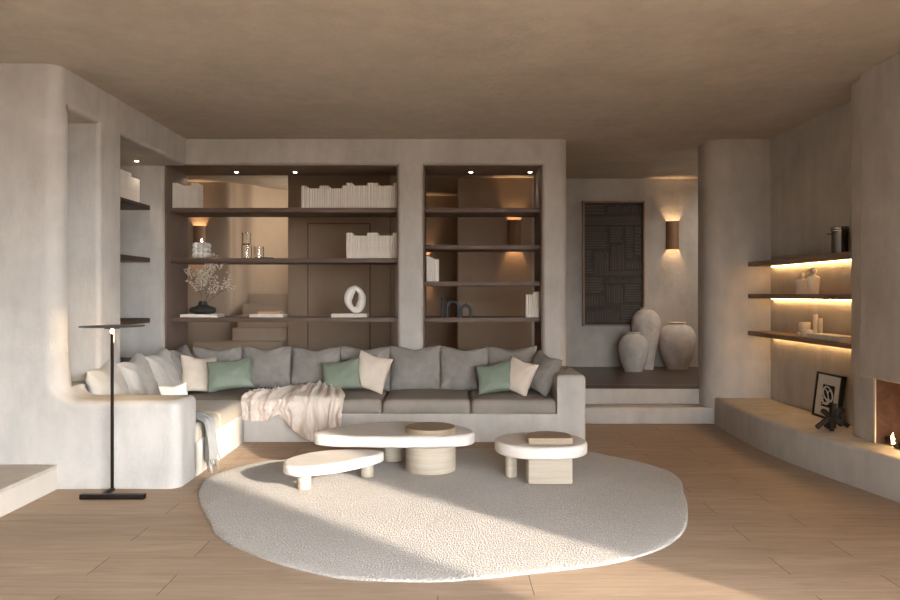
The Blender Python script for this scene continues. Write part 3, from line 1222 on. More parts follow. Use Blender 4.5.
for i, (m, x0, x1, y0, y1) in enumerate(seats):
    o = finish(seat_bm(x0, x1, y0, y1, 0.286, 0.43, i), 'seat_cushion', m, sofa, angle=60)
    if m == 'beige_seat':
        o['label'] = 'beige seat cushion'
bx = [-2.88, -2.33, -1.78, -1.23, -0.665, -0.11, 0.425, 0.975]
for i in range(7):
    c = (bx[i] + bx[i + 1]) / 2
    pillow('back_cushion', 'gray_velvet', bx[i + 1] - bx[i] + 0.02, 0.50, 0.20, (c + 0.8, 8.07 - 7.6, 0.665 + 0.006 * math.sin(i * 2.1)), (R(-8), R(1.5 * math.sin(i * 3)), R(2 * math.cos(i * 2))),
           i, sofa, ear=0.045, dip=0.075, crease=0.026, box_=0.3)
lb = [(6.20, 0.60, -2.93, 0.665, -20, -6, 10), (6.70, 0.60, -2.90, 0.675, -20, -4, 8), (7.24, 0.58, -2.89, 0.68, -17, -4, 5), (7.74, 0.54, -2.89, 0.68, -14, -3, 0)]
for i, (y, w, x, z, tilt, roll, yaw) in enumerate(lb):
    o = pillow('back_cushion', ['linen_back', 'linen_back', 'linen_back', 'gray_velvet'][i], w, 0.50, 0.2, (x + 0.8, y - 7.6, z), (R(tilt), R(roll), R(90 + yaw)),
               10 + i, sofa, ear=0.06, dip=0.08, crease=0.024, box_=0.3)
    if i < 3:
        o['label'] = 'light linen back cushion'

# throw pillows
TP = [
    ('cream', 0.40, 0.40, 0.13, (-2.67, 7.66, 0.645), (-18, 8, 42), 'cream square cushion in the sofa corner beside a green cushion'),
    ('green', 0.47, 0.33, 0.14, (-2.32, 7.6, 0.65), (-22, -5, 14), 'sage green cushion in the sofa corner'),
    ('green', 0.44, 0.34, 0.14, (-1.17, 7.74, 0.625), (-20, -9, -8), 'sage green cushion behind the cream throw'),
    ('cream', 0.38, 0.40, 0.13, (-0.85, 7.78, 0.655), (-16, 14, -12), 'cream square cushion just right of the cream throw'),
    ('green', 0.42, 0.33, 0.14, (0.49, 7.66, 0.61), (-24, -10, -6), 'sage green cushion near the square armrest'),
    ('cream', 0.33, 0.37, 0.12, (0.73, 7.60, 0.63), (-22, 14, -34), 'cream cushion between green and grey cushions by the armrest'),
    ('gray_velvet', 0.40, 0.43, 0.16, (0.985, 7.70, 0.655), (-24, 12, -58), 'grey velvet cushion leaning on the square armrest'),
    ('white_cloth', 0.22, 0.30, 0.10, (-2.33, 6.12, 0.595), (16, -8, 12), 'white cushion peeking over the wide armrest'),
]
for i, (m, w, h, t, loc, rot, lab) in enumerate(TP):
    o = pillow('throw_pillow', m, w, h, t, loc, tuple(R(a) for a in rot), 30 + i, None, ear=0.09, dip=0.03, crease=0.012)
    tag(o, lab, 'cushion', 'throw pillows on the sofa')


# cream throw over the seat front
def throw_blanket():
    bm = bmesh.new()
    NS, NT_ = 190, 110
    grid = {}

    def hem(x):
        pts = [(-2.2, 0.27), (-2.08, 0.235), (-1.95, 0.222), (-1.82, 0.225), (-1.77, 0.27), (-1.72, 0.29), (-1.66, 0.21), (-1.5, 0.09), (-1.38, 0.022), (-1.28, 0.016), (-1.15, 0.03), (-1.0, 0.045)]
        for (a, za), (b, zb) in zip(pts, pts[1:]):
            if a <= x <= b:
                return za + (zb - za) * (x - a) / (b - a)
        return 0.05
    def ridge(p, sharp=1.6):
        return 1 - abs(math.sin(p)) ** (1 / sharp) * 1.0

    for i in range(NS + 1):
        s = i / NS
        for j in range(NT_ + 1):
            t = j / NT_
            tb = max(0.0, 1 - t / 0.5)
            xf = -2.11 + 1.05 * s
            # the cloth is bunched towards a point at the back
            xb = -1.98 + 0.98 * s
            xg = -1.50 + (xb + 1.50) * (0.62 if s > 0.3 else 0.62 + 0.38 * (0.3 - s) / 0.3)
            x = xf + (xg - xf) * tb ** 0.8
            ph = s * 21 + 1.3 * math.sin(s * 8) + 0.7 * noise.noise(Vector((s * 5, t * 5, 1)))
            ph2 = s * 47 + 2.2 * noise.noise(Vector((s * 7, t * 6, 7)))
            rid = 1.0 * ridge(ph) + 0.35 * ridge(ph2) + 0.35 * noise.noise(Vector((s * 12, t * 9, 3)))
            if t <= 0.5:
                u = t / 0.5
                yb = 7.90 - 0.06 * math.sin(s * 9) - 0.08 * abs(math.sin(s * 17))
                if s < 0.22:
                    yb -= (0.22 - s) * 1.9
                y = yb + (7.285 - yb) * u
                lump = 0.055 * math.exp(-((x + 1.42) / 0.20) ** 2 - ((y - 7.72) / 0.14) ** 2)
                z = 0.468 - 0.03 * max(0, (u - 0.85) / 0.15) + 0.042 * rid * (0.35 + 0.65 * math.sin(PI * min(1, 0.25 + 0.6 * u))) + lump + 0.02 * noise.noise(Vector((x * 9, y * 9, 0)))
                z = max(z, 0.462 - 0.03 * max(0, (u - 0.85) / 0.15))
            else:
                u = (t - 0.5) / 0.5
                zb = hem(x)
                z0 = 0.438 + 0.042 * rid * 0.8 * 0.5
                z = z0 + (zb - z0) * u
                out = 0.026 + 0.045 * max(0, rid) * (0.55 + 0.45 * min(1, u * 2)) + 0.05 * u * max(0, 0.25 - zb) / 0.25
                y = 7.285 - out * min(1, u * 6 + 0.35)
                x += 0.012 * math.sin(u * 4 + i * 0.12)
                if x > -1.25:
                    x -= 0.06 * u * (x + 1.25) / 0.2
            grid[(i, j)] = bm.verts.new((x, y, z))
    for i in range(NS):
        for j in range(NT_):
            bm.faces.new((grid[(i, j)], grid[(i + 1, j)], grid[(i + 1, j + 1)], grid[(i, j + 1)]))
    bmesh.ops.recalc_face_normals(bm, faces=bm.faces)
    bmesh.ops.solidify(bm, geom=list(bm.faces), thickness=0.008)
    return bm


o = finish(throw_blanket(), 'throw_blanket', 'throw', angle=180)
tag(o, 'cream throw blanket crumpled over the seat and hanging to the floor', 'blanket')


def grey_throw():
    t = thing('throw_scarf', 'grey fringed throw hanging over the seat beside the wide armrest', 'blanket', (-2.08, 6.1, 0.05))
    bm = bmesh.new()
    NS, N2 = 44, 60
    grid = {}
    for i in range(NS + 1):
        s = i / NS
        for j in range(N2 + 1):
            q = j / N2
            fold = math.sin(s * 16 + 0.8 * math.sin(s * 5)) * 0.6 + 0.4 * math.sin(s * 29 + q * 2)
            if q < 0.35:
                u = q / 0.35
                x = -2.36 + (0.30) * u
                y = 5.97 + (0.26 - 0.02 * u) * s + 0.015 * math.sin(u * 5 + s * 7)
                z = 0.468 + 0.012 * (fold + 1) - 0.028 * max(0, u - 0.75) / 0.25
            else:
                u = (q - 0.35) / 0.65
                x = -2.068 + 0.044 * (fold + 1.0) * (0.4 + 0.6 * u) + 0.012 * min(1, u * 8)
                y = 5.97 + 0.24 * s - 0.07 * u * s + 0.02 * u * math.sin(u * 5 + s * 3) + 0.03 * u
                z = 0.44 + (0.085 + 0.05 * s - 0.44) * u
            grid[(i, j)] = bm.verts.new((x, y, z))
    for i in range(NS):
        for j in range(N2):
            bm.faces.new((grid[(i, j)], grid[(i + 1, j)], grid[(i + 1, j + 1)], grid[(i, j + 1)]))
    ends = [grid[(i, N2)].co.copy() for i in range(0, NS + 1, 3)]
    bmesh.ops.recalc_face_normals(bm, faces=bm.faces)
    bmesh.ops.solidify(bm, geom=list(bm.faces), thickness=0.007)
    finish(bm, 'cloth', 'gray_throw', t, angle=180)
    bm = bmesh.new()
    rnd = random.Random(3)
    for e in ends:
        l = min(e.z - 0.006, 0.075 + rnd.random() * 0.03)
        dx, dy = rnd.uniform(0, 0.03), rnd.uniform(-0.02, 0.03)
        add_tube(bm, [e + Vector((0, 0, 0.004)), e + Vector((dx * 0.4, dy * 0.5, -l * 0.5)), e + Vector((dx, dy, -l))], [0.005, 0.0045, 0.003], 6)
    finish(bm, 'fringe', 'gray_throw', t)


grey_throw()

# ------------------------------------------------------------------ rug
RUGP = [(-1.86, 5.33), (-1.94, 5.57), (-1.985, 5.88), (-1.9, 6.15), (-1.72, 6.42), (-1.45, 6.57), (-1.1, 6.68), (-0.5, 6.90), (0.1, 7.0), (0.7, 7.02), (1.30, 6.88), (1.475, 6.71),
        (1.70, 6.455), (1.86, 6.12), (1.86, 5.80), (1.775, 5.48), (1.705, 5.18), (1.56, 4.74), (1.41, 4.457), (1.21, 4.232), (0.90, 4.037), (0.505, 3.913), (0.15, 3.82), (-0.11, 3.779),
        (-0.517, 3.812), (-0.718, 3.89), (-0.97, 4.04), (-1.225, 4.245), (-1.461, 4.50), (-1.576, 4.73), (-1.735, 5.047)]
rp = spline([(x * 0.99, y * 0.99) for x, y in RUGP], 8)
bm = bmesh.new()
cen = Vector((-0.05, 5.35))
rings = []
N = len(rp)
ZR = 0.015
prof = [(1.0, 0.001), (1.0, 0.008), (0.996, 0.013), (0.990, ZR)]
fr = [0.99 - 0.99 * k / 60 for k in range(1, 60)]


def rug_h(x, y):
    z = noise.noise(Vector((x * 34, y * 34, 0))) * 0.0022 + noise.noise(Vector((x * 70, y * 70, 4))) * 0.0016
    # shallow carved veins fanning over the rug
    for k, (ax, ay, dx, dy, bend) in enumerate(((-0.4, 4.0, 0.75, 1.0, 0.25), (0.2, 4.2, 1.0, 0.9, 0.2), (0.9, 4.6, 1.0, 0.3, 0.3), (-1.2, 4.8, 0.9, 1.0, 0.2), (0.6, 4.0, 0.6, 1.0, 0.3), (0.0, 6.0, 1.0, 0.25, 0.15))):
        L = math.hypot(dx, dy)
        ux, uy = dx / L, dy / L
        px, py = x - ax, y - ay
        s = px * ux + py * uy
        w = px * -uy + py * ux - bend * math.sin(s * 1.3)
        if 0 < s < 2.2:
            z -= 0.0045 * math.exp(-(w / 0.016) ** 2) * min(1, s / 0.5, (2.2 - s) / 0.5)
    return z


for f, z in prof:
    rings.append([bm.verts.new((cen.x + (p[0] - cen.x) * f, cen.y + (p[1] - cen.y) * f, z + (noise.noise(Vector((p[0] * 30, p[1] * 30, z * 50))) * 0.002 if z > 0.01 else 0))) for p in rp])
for f in fr:
    rr = []
    for p in rp:
        x, y = cen.x + (p[0] - cen.x) * f, cen.y + (p[1] - cen.y) * f
        rr.append(bm.verts.new((x, y, ZR + rug_h(x, y))))
    rings.append(rr)
for a, b in zip(rings, rings[1:]):
    for i in range(N):
        bm.faces.new((a[i], a[(i + 1) % N], b[(i + 1) % N], b[i]))
bm.faces.new(rings[-1])
bm.faces.new(list(reversed(rings[0])))
rug = finish(bm, 'rug', 'rug', angle=60)
tag(rug, 'large irregular oval greige pile rug under the coffee tables', 'rug')
ZB = ZR + 0.002

# ------------------------------------------------------------------ coffee tables
t = thing('coffee_table', 'largest egg shaped white stone coffee table with round wooden insert', 'coffee table', (-0.165, 6.15, ZB), (0, 0, 0), 'nest of three coffee tables')
egg = spline([(-1.14, 6.05), (-1.10, 6.22), (-0.90, 6.48), (-0.62, 6.61), (-0.30, 6.635), (-0.03, 6.53), (0.15, 6.33), (0.21, 6.14), (0.16, 6.0), (0.0, 5.93), (-0.3, 5.905), (-0.65, 5.915), (-0.98, 5.95)], 8)
slab('tabletop', 'table_stone', egg, 0.235, 0.33, 0.028, 0.02, t, 6)
slab('pedestal', 'bleached', circle(-0.165, 6.10, 0.212), ZB, 0.235, 0.0, 0.004, t, 3)
slab('leg', 'bleached', circle(-0.51, 6.44, 0.085, 32), ZB, 0.235, 0.0, 0.004, t, 3)
slab('insert', 'disc', circle(-0.165, 6.13, 0.212), 0.33, 0.375, 0.006, 0, t, 3)

t = thing('coffee_table', 'small leaf shaped white stone coffee table nested beside the largest', 'coffee table', (-0.95, 5.7, ZB), (0, 0, 0), 'nest of three coffee tables')
leaf = spline([(-1.285, 5.56), (-1.25, 5.72), (-1.10, 5.90), (-0.90, 5.97), (-0.70, 5.985), (-0.57, 5.93), (-0.545, 5.84), (-0.63, 5.70), (-0.80, 5.52), (-0.96, 5.41), (-1.12, 5.36), (-1.24, 5.42)], 8)
slab('tabletop', 'table_stone', leaf, 0.135, 0.213, 0.024, 0.018, t, 6)
for x, y in ((-1.115, 5.50), (-0.675, 5.87)):
    slab('leg', 'bleached', circle(x, y, 0.052, 28), ZB, 0.135, 0, 0.003, t, 3)

t = thing('coffee_table', 'round white stone coffee table with half round wooden insert', 'coffee table', (0.74, 5.85, ZB), (0, 0, 0), 'nest of three coffee tables')
rnd_top = spline([(x_ + 0.012, y_ - 0.045) for x_, y_ in [(0.352, 5.80), (0.37, 5.97), (0.47, 6.10), (0.66, 6.17), (0.86, 6.15), (1.01, 6.05), (1.082, 5.88), (1.06, 5.70), (0.95, 5.57), (0.76, 5.52), (0.56, 5.54), (0.41, 5.65)]], 8)
slab('tabletop', 'table_stone', rnd_top, 0.235, 0.33, 0.028, 0.02, t, 6)
dpts = [(0.632, 5.685), (0.70, 5.68), (0.785, 5.678), (0.87, 5.68), (0.938, 5.685), (0.955, 5.692), (0.963, 5.71)]
dpts += [(0.785 + 0.178 * math.cos(a), 5.82 + 0.16 * math.sin(a)) for a in [k / 24 * PI for k in range(0, 25)]] + [(0.607, 5.71), (0.615, 5.692)]
dpts = [(x_, y_ - 0.06) for x_, y_ in dpts]
slab('pedestal', 'bleached', dpts, ZB, 0.235, 0, 0.004, t, 3)
slab('insert', 'disc', [(x_, y_ - 0.02) for x_, y_ in dpts], 0.33, 0.378, 0.006, 0, t, 3)
slab('leg', 'bleached', circle(0.497, 5.86, 0.048, 28), ZB, 0.235, 0, 0.003, t, 3)

# ------------------------------------------------------------------ floor lamp
fl = thing('floor_lamp', 'slim black floor lamp with flat disc top before the wide armrest', 'floor lamp', (-2.574, 5.49, 0))
bm = bmesh.new()
add_box(bm, -2.705, -2.235, 5.25, 5.30, 0.0, 0.036, 0.003)
add_box(bm, -2.589, -2.559, 5.30, 5.50, 0.0, 0.022, 0.002)
finish(bm, 'base', 'black_metal', fl)
lamp_pole = box('pole', 'black_metal', -2.584, -2.564, 5.477, 5.497, 0.02, 1.20, 0.003, fl)
lamp_bulb = lathe('bulb', 'lampglow', [(0.012, 1.200), (0.013, 1.212), (0.013, 1.226), (0.008, 1.232)], -2.574, 5.487, 0, 16, fl)
lamp_plate = lathe('bulb_plate', 'black_metal', [(0.055, 1.236), (0.056, 1.240), (0.055, 1.245)], -2.574, 5.487, 0, 32, fl)
lamp_disc = lathe('disc_shade', 'disc_metal', [(0.03, 1.246), (0.228, 1.250), (0.233, 1.254), (0.228, 1.257), (0.05, 1.262)], -2.574, 5.487, 0, 64, fl)
lamp_bulb.parent = lamp_pole
lamp_plate.parent = lamp_disc
lamp_bulb['label'] = 'small glowing bulb'
point('lamp_light', (-2.574, 5.60, 1.16), 8.0, (1.0, 0.74, 0.42), 0.04, fl)


# ------------------------------------------------------------------ books
def book_bm(w, d, h):
    """standing book: boards, rounded spine towards -y, page block inset at top"""
    bm = bmesh.new()
    c = 0.0025
    sp = [(-w / 2, d), (-w / 2, 0.006)] + [(-w / 2 + w * k / 6, 0.006 - 0.005 * math.sin(PI * k / 6)) for k in range(1, 6)] + [(w / 2, 0.006), (w / 2, d)]
    inn = [(w / 2 - c, d), (w / 2 - c, 0.009), (-w / 2 + c, 0.009), (-w / 2 + c, d)]
    pts = sp + inn
    lo = [bm.verts.new((x, y, 0)) for x, y in pts]
    hi = [bm.verts.new((x, y, h)) for x, y in pts]
    n = len(pts)
    for i in range(n):
        bm.faces.new((lo[i], lo[(i + 1) % n], hi[(i + 1) % n], hi[i]))
    bm.faces.new(hi)
    bm.faces.new(list(reversed(lo)))
    a = len(bm.faces)
    add_box(bm, -w / 2 + c, w / 2 - c, 0.009, d - 0.006, 0.004, h - 0.004, 0, 2, 1)
    return bm


def book_set(kinds):
    out = {}
    for key, (w, d, h) in kinds.items():
        out[key] = (w, d, h)
    return out


BOOKMESH = {}


def put_book(x, y, z, w, h, label, group, d=0.21, rz=0.0):
    key = (round(w, 3), round(h, 3), round(d, 2))
    if key not in BOOKMESH:
        o = finish(book_bm(w, d, h), 'book', ['book', 'pages'], angle=30)
        BOOKMESH[key] = o.data
    else:
        o = bpy.data.objects.new('book', BOOKMESH[key])
        COL.objects.link(o)
    o.location = (x, y, z)
    o.rotation_euler = (0, 0, rz)
    tag(o, label, 'book', group)
    return o


def row(x0, x1, y, z, segs, where, group, tnames):
    """segs: (fraction end, height index) -> a run of books filling x0..x1"""
    rnd = random.Random(int(x0 * 100) + 77)
    hs = [0.235, 0.268, 0.302]
    x = x0
    for xe, hi, k in segs:
        w = (xe - x) / k
        for q in range(k):
            put_book(x + w * (q + 0.5), y + rnd.uniform(0, 0.004), z, w - 0.0015, hs[hi], tnames[hi] + where, group)
        x = xe


Y0, K = 8.46, 8.46 / 720


def PX(px):
    return (px - 450) * K


T3 = ('shortest cream book ', 'mid height cream book ', 'tallest cream book ')
row(PX(301), PX(397), Y0, 2.506, [(PX(306), 1, 2), (PX(319.2), 0, 5), (PX(328.3), 1, 4), (PX(342), 0, 6), (PX(346.3), 1, 2), (PX(352), 2, 2), (PX(367), 1, 6), (PX(378), 2, 4), (PX(393), 1, 6), (PX(397), 2, 2)],
    'in the long row on the top shelf of the wide bay', 'long book row on the top shelf', T3)
row(PX(346), PX(397), Y0, 1.918, [(PX(352), 2, 2), (PX(367), 1, 6), (PX(377.5), 2, 4), (PX(392.5), 1, 6), (PX(397), 2, 2)],
    'in the row above the white ring sculpture', 'book row on the middle shelf', T3)
row(PX(171.4), PX(197), Y0, 2.506, [(PX(176.7), 2, 2), (PX(190.8), 1, 6), (PX(197), 2, 3)],
    'in the short row at the far left of the top shelf', 'short book row at the left of the top shelf', T3)
# narrow bay: four books left, four books right
for i, (a, b, h, lab) in enumerate(((426.4, 429.2, 0.30, 'tallest white book at the left end of the third narrow shelf'), (429.4, 432.2, 0.285, 'second white book from the left end on the third narrow shelf'),
                                    (432.4, 434.6, 0.27, 'thin third white book from the left on the third narrow shelf'), (434.8, 438.8, 0.26, 'lower white book ending the left row on the third narrow shelf'))):
    put_book(PX((a + b) / 2), Y0, 1.647, (b - a) * K, h, lab, 'white books on the third narrow shelf')
for i, (a, b, h, lab) in enumerate(((525.8, 528.0, 0.268, 'first short white book from the left beside the right bay jamb'), (528.2, 530.4, 0.268, 'second short white book beside the right bay jamb'),
                                    (530.6, 532.8, 0.268, 'third short white book beside the right bay jamb'), (533.0, 535.0, 0.295, 'thin taller white book beside the right bay jamb'), (535.2, 539.6, 0.302, 'thickest white book against the right bay jamb'))):
    put_book(PX((a + b) / 2), Y0, 1.226, (b - a) * K, h, lab, 'white books on the lowest narrow shelf')
# left niche books, spines to the room
yy = 7.42
for i in range(12):
    h = 0.302 if i < 8 else 0.262
    w = 0.052
    if i < 8:
        lab = 'taller cream book in the row on the top niche shelf'
    else:
        lab = 'shorter cream book in the row on the top niche shelf'
    put_book(-3.46, yy + w * (i + 0.5), 2.512, w - 0.002, h, lab, 'books on the top niche shelf', 0.21, PI / 2)
    yy += 0


# lying books
def flat_book(name_label, cx, cy, z, w, d, h, rz=0.0, m='book'):
    t = thing('book', name_label, 'book', (cx, cy, z), (0, 0, rz), None)
    bm = bmesh.new()
    add_box(bm, -w / 2, w / 2, -d / 2, d / 2, 0, 0.004, 0.001)
    add_box(bm, -w / 2, w / 2, -d / 2, d / 2, h - 0.004, h, 0.001)
    add_box(bm, -w / 2, -w / 2 + 0.004, -d / 2, d / 2, 0.002, h - 0.002)
    finish(bm, 'cover', m, t, world=False)
    box('pages', 'book', -w / 2 + 0.004, w / 2 - 0.005, -d / 2 + 0.004, d / 2 - 0.004, 0.004, h - 0.004, 0, t, world=False)
    return t


flat_book('flat white book under the black vase', PX(199.5), 8.58, 1.226, 0.44, 0.28, 0.036)
flat_book('flat white book under the small wooden tray', PX(267), 8.56, 1.226, 0.40, 0.26, 0.036)
flat_book('flat white book under the white ring sculpture', PX(349.5), 8.56, 1.226, 0.42, 0.26, 0.042)
flat_book('thin pale book lying on the middle niche shelf', -3.60, 6.95, 1.914, 0.22, 0.5, 0.03)
flat_book('flat marbled book beside the white candles on the lowest lit shelf', 3.53, 6.63, 1.079, 0.20, 0.58, 0.045, 0, 'marble')

# wooden tray on book
o = slab('wooden_tray', 'tray_wood', rpoly([(PX(257), 8.47, 0.02), (PX(281), 8.47, 0.02), (PX(281), 8.62, 0.02), (PX(257), 8.62, 0.02)]), 1.262, 1.296, 0.004, 0.004)
tag(o, 'small pale wooden tray on a flat white book', 'tray')

# black vase and dried flowers
bvx, bvy, bvz = PX(199.3), 8.58, 1.262
pts = spline([(0.085, 0), (0.135, 0.015), (0.153, 0.045), (0.138, 0.075), (0.085, 0.092), (0.055, 0.112), (0.047, 0.138), (0.043, 0.150)], 5, False) + [(0.036, 0.152), (0.030, 0.145), (0.03, 0.08)]
o = lathe('flower_vase', 'black_clay', pts, loc=(bvx, bvy, bvz))
tag(o, 'squat black clay vase holding dried white flowers', 'vase')


def sprig(seed, lean, az, height):
    rnd = random.Random(seed)
    stem = bmesh.new()
    blo = bmesh.new()

    def branch(p, d, l, r, lvl):
        pts = [p.copy()]
        q = p.copy()
        dd = d.copy()
        nseg = 5
        for _ in range(nseg):
            dd = (dd + Vector((rnd.uniform(-.22, .22), rnd.uniform(-.18, .18), rnd.uniform(-.12, .16)))).normalized()
            q = q + dd * l / nseg
            pts.append(q.copy())
        add_tube(stem, pts, [r * (1 - 0.6 * k / nseg) for k in range(nseg + 1)], 5)
        if lvl < 2:
            for k in range(2, nseg + 1):
                for _ in range(2 if lvl == 0 else 1):
                    nd = (dd + Vector((rnd.uniform(-1, 1), rnd.uniform(-.8, .8), rnd.uniform(-.35, .7)))).normalized()
                    branch(pts[k], nd, l * rnd.uniform(0.3, 0.5), r * 0.55, lvl + 1)
        if lvl >= 1:
            for k in ((nseg, nseg - 2) if lvl == 1 else (nseg, nseg - 1)):
                for _ in range(2):
                    c = pts[k] + Vector((rnd.uniform(-.012, .012), rnd.uniform(-.012, .012), rnd.uniform(-.01, .012)))
                    rr = rnd.uniform(0.006, 0.0095)
                    bmesh.ops.create_icosphere(blo, subdivisions=1, radius=rr, matrix=Matrix.Translation(c))
    d0 = Vector((math.cos(az) * lean, math.sin(az) * lean * 0.6, 1)).normalized()
    branch(Vector((math.cos(az) * 0.008, math.sin(az) * 0.008, 0)), d0, height, 0.0035, 0)
    return stem, blo


for i, (lean, az, h) in enumerate(((0.15, 1.5, 0.40), (0.6, 0.1, 0.40), (0.3, 3.0, 0.30), (0.32, 0.4, 0.46), (0.95, -0.1, 0.34), (0.15, 2.6, 0.36))):
    t = thing('dried_flower_sprig', 'branching sprig of tiny dried white flowers in the black vase', 'dried flowers', (bvx, bvy, bvz + 0.10), (0, 0, 0), 'dried white flower sprigs in the black vase')
    s_, b_ = sprig(20 + i, lean, az, h)
    finish(s_, 'stem', 'twig', t, world=False)
    finish(b_, 'blossoms', 'blossom', t, world=False)

# bubble candle
t = thing('candle', 'white bubble candle burning on the wide bay middle shelf', 'candle', (PX(200), 8.52, 1.918))
bm = bmesh.new()
rb = 0.044
for ix in (-1, 0, 1):
    for iy in (-1, 0, 1):
        for iz in (0, 1, 2):
            if abs(ix) == 1 and False:
                continue
            add_ball(bm, (ix * 0.055, iy * 0.055, 0.04 + iz * 0.056), 0.0375, 14, 10)
wx = finish(bm, 'wax', 'white', t, world=False)
bm = bmesh.new()
add_tube(bm, [(0, 0, 0.18), (0.001, 0, 0.2)], 0.002, 6)
finish(bm, 'wick', 'log', wx, world=False)
lathe('flame', 'candle_flame', [(0.002, 0.197), (0.008, 0.206), (0.007, 0.218), (0.001, 0.238)], 0, 0, 0, 12, wx, world=False)


# glassware
def glass_set(label, x, y, z, r, h, stack=False):
    o = lathe('glass_tumbler', 'glass', [(r * 0.8, 0.0), (r, 0.008), (r, h), (r - 0.004, h), (r - 0.004, 0.016), (r * 0.3, 0.014)], loc=(x, y, z), n=28)
    tag(o, label, 'glass', 'clear tumblers on the wide bay shelf')


glass_set('lower clear tumbler of the stacked pair on the wide bay shelf', PX(244.2), 8.56, 1.918, 0.062, 0.165)
glass_set('upper clear tumbler standing on another tumbler', PX(244), 8.56, 2.0835, 0.052, 0.145)
glass_set('single short clear tumbler beside the stacked pair', PX(256.5), 8.56, 1.918, 0.06, 0.145)
o = lathe('saucer', 'black_clay', [(0.03, 0), (0.075, 0.007), (0.08, 0.012), (0.074, 0.011), (0.03, 0.005)], loc=(PX(266), 8.52, 1.918), n=32)
tag(o, 'thin dark saucer right of the tumblers', 'saucer')

# ring sculpture
t = tag(finish((lambda bm: (add_tube(bm, [(0.078 * math.cos(a) * (1 + 0.10 * math.sin(2 * a + 0.6)), 0.02 * math.sin(a), 0.170 + 0.128 * math.sin(a) * (1 + 0.06 * math.cos(a))) for a in [2 * PI * k / 40 for k in range(40)]],
                                   [0.043 + 0.010 * math.cos(2 * PI * k / 40 * 2 + 1.0) + 0.005 * noise.noise(Vector((k * 0.4, 0, 0))) for k in range(40)], 16, True), bm)[1])(bmesh.new()),
               'ring_sculpture', 'white', None, (PX(354), 8.56, 1.268 - 0.0), (0, 0, R(20)), angle=180), 'white irregular ring sculpture on a flat white book', 'sculpture')


# black arches
def arch_path(w, h, n=14):
    r = w / 2
    pts = [(-r, 0, 0), (-r, 0, (h - r) * 0.5), (-r, 0, h - r)]
    pts += [(-r * math.cos(PI * k / n), 0, h - r + r * math.sin(PI * k / n)) for k in range(1, n)]
    pts += [(r, 0, h - r), (r, 0, (h - r) * 0.5), (r, 0, 0)]
    return pts


bm = bmesh.new()
add_tube(bm, arch_path(0.135, 0.185), 0.02, 12)
tag(finish(bm, 'arch_sculpture', 'charcoal', None, (PX(453), 8.52, 1.226)), 'taller charcoal arch ornament on the lowest narrow shelf', 'sculpture')
bm = bmesh.new()
add_tube(bm, arch_path(0.115, 0.135), 0.018, 12)
add_tube(bm, [(0, 0, 0.135), (0, 0, 0.175)], 0.006, 8)
tag(finish(bm, 'arch_sculpture', 'charcoal', None, (PX(466.0), 8.50, 1.226)), 'shorter charcoal arch ornament with a small stub on top', 'sculpture')
bm = bmesh.new()
add_tube(bm, [(0, 0, 0), (0, 0, 0.12), (0, 0, 0.232)], 0.021, 14)
tag(finish(bm, 'post_ornament', 'charcoal', None, (PX(442.5), 8.53, 1.226)), 'upright charcoal post ornament left of the arches', 'sculpture')

# ------------------------------------------------------------------ lit shelf objects
# pot with lid
t = thing('cooking_pot', 'tall dark metal pot with bright lid on the top lit shelf', 'pot', (3.535, 6.53, 1.864))
lathe('body', 'steel', [(0.066, 0), (0.07, 0.004), (0.07, 0.20), (0.072, 0.205)], 0, 0, 0, 36, t, world=False)
lathe('lid', 'bright_steel', [(0.078, 0.205), (0.08, 0.213), (0.074, 0.222), (0.076, 0.236), (0.07, 0.245), (0.02, 0.247)], 0, 0, 0, 36, t, world=False)
bm = bmesh.new()
add_box(bm, -0.11, -0.068, -0.015, 0.015, 0.172, 0.190, 0.004)
finish(bm, 'handle', 'bright_steel', t, world=False)


def figure_bm(h, w):
    bm = bmesh.new()
    pts = spline([(w * 0.42, 0), (w * 0.44, h * 0.2), (w * 0.47, h * 0.42), (w * 0.5, h * 0.58), (w * 0.46, h * 0.65), (w * 0.28, h * 0.705), (w * 0.15, h * 0.73), (w * 0.14, h * 0.77)], 5, False)
    add_lathe(bm, pts, n=28)
    for v in bm.verts:
        v.co.x *= 0.42
    add_ball(bm, (0, 0, h * 0.865), h * 0.125, 18, 14, 1.12)
    return bm


tag(finish(figure_bm(0.215, 0.125), 'figure_sculpture', 'marble', None, (3.53, 7.22, 1.5), (0, 0, R(63)), angle=60), 'shorter pale stone figure bust on the middle lit shelf', 'sculpture')
tag(finish(figure_bm(0.255, 0.125), 'figure_sculpture', 'marble', None, (3.52, 6.98, 1.5), (0, 0, R(80)), angle=60), 'taller pale stone figure bust on the middle lit shelf', 'sculpture')


def candle(label, x, y, r, h):
    t = thing('pillar_candle', label, 'candle', (x, y, 1.079), (0, 0, 0), 'white candles on the lowest lit shelf')
    wx = lathe('wax', 'wax', [(r * 0.97, 0), (r, 0.004), (r, h - 0.004), (r * 0.95, h), (r * 0.3, h - 0.003)], 0, 0, 0, 28, t, world=False)
    bm = bmesh.new()
    add_tube(bm, [(0, 0, h - 0.004), (0.001, 0, h + 0.008)], 0.0018, 5)
    finish(bm, 'wick', 'log', wx, world=False)


candle('squat wide white candle at the back of the lowest lit shelf', 3.59, 7.29, 0.055, 0.135)
candle('lowest wide white candle in front on the lowest lit shelf', 3.50, 7.06, 0.052, 0.072)
candle('tallest slim white candle on the lowest lit shelf', 3.575, 7.04, 0.022, 0.225)
candle('slightly shorter slim white candle beside the tallest', 3.60, 6.995, 0.020, 0.185)
bm = bmesh.new()
add_ball(bm, (0, 0, 0.022), 0.022, 18, 12)
tag(finish(bm, 'stone_ball', 'marble', None, (3.475, 7.18, 1.079)), 'tiny pale ball beside the wide candles', 'ornament')

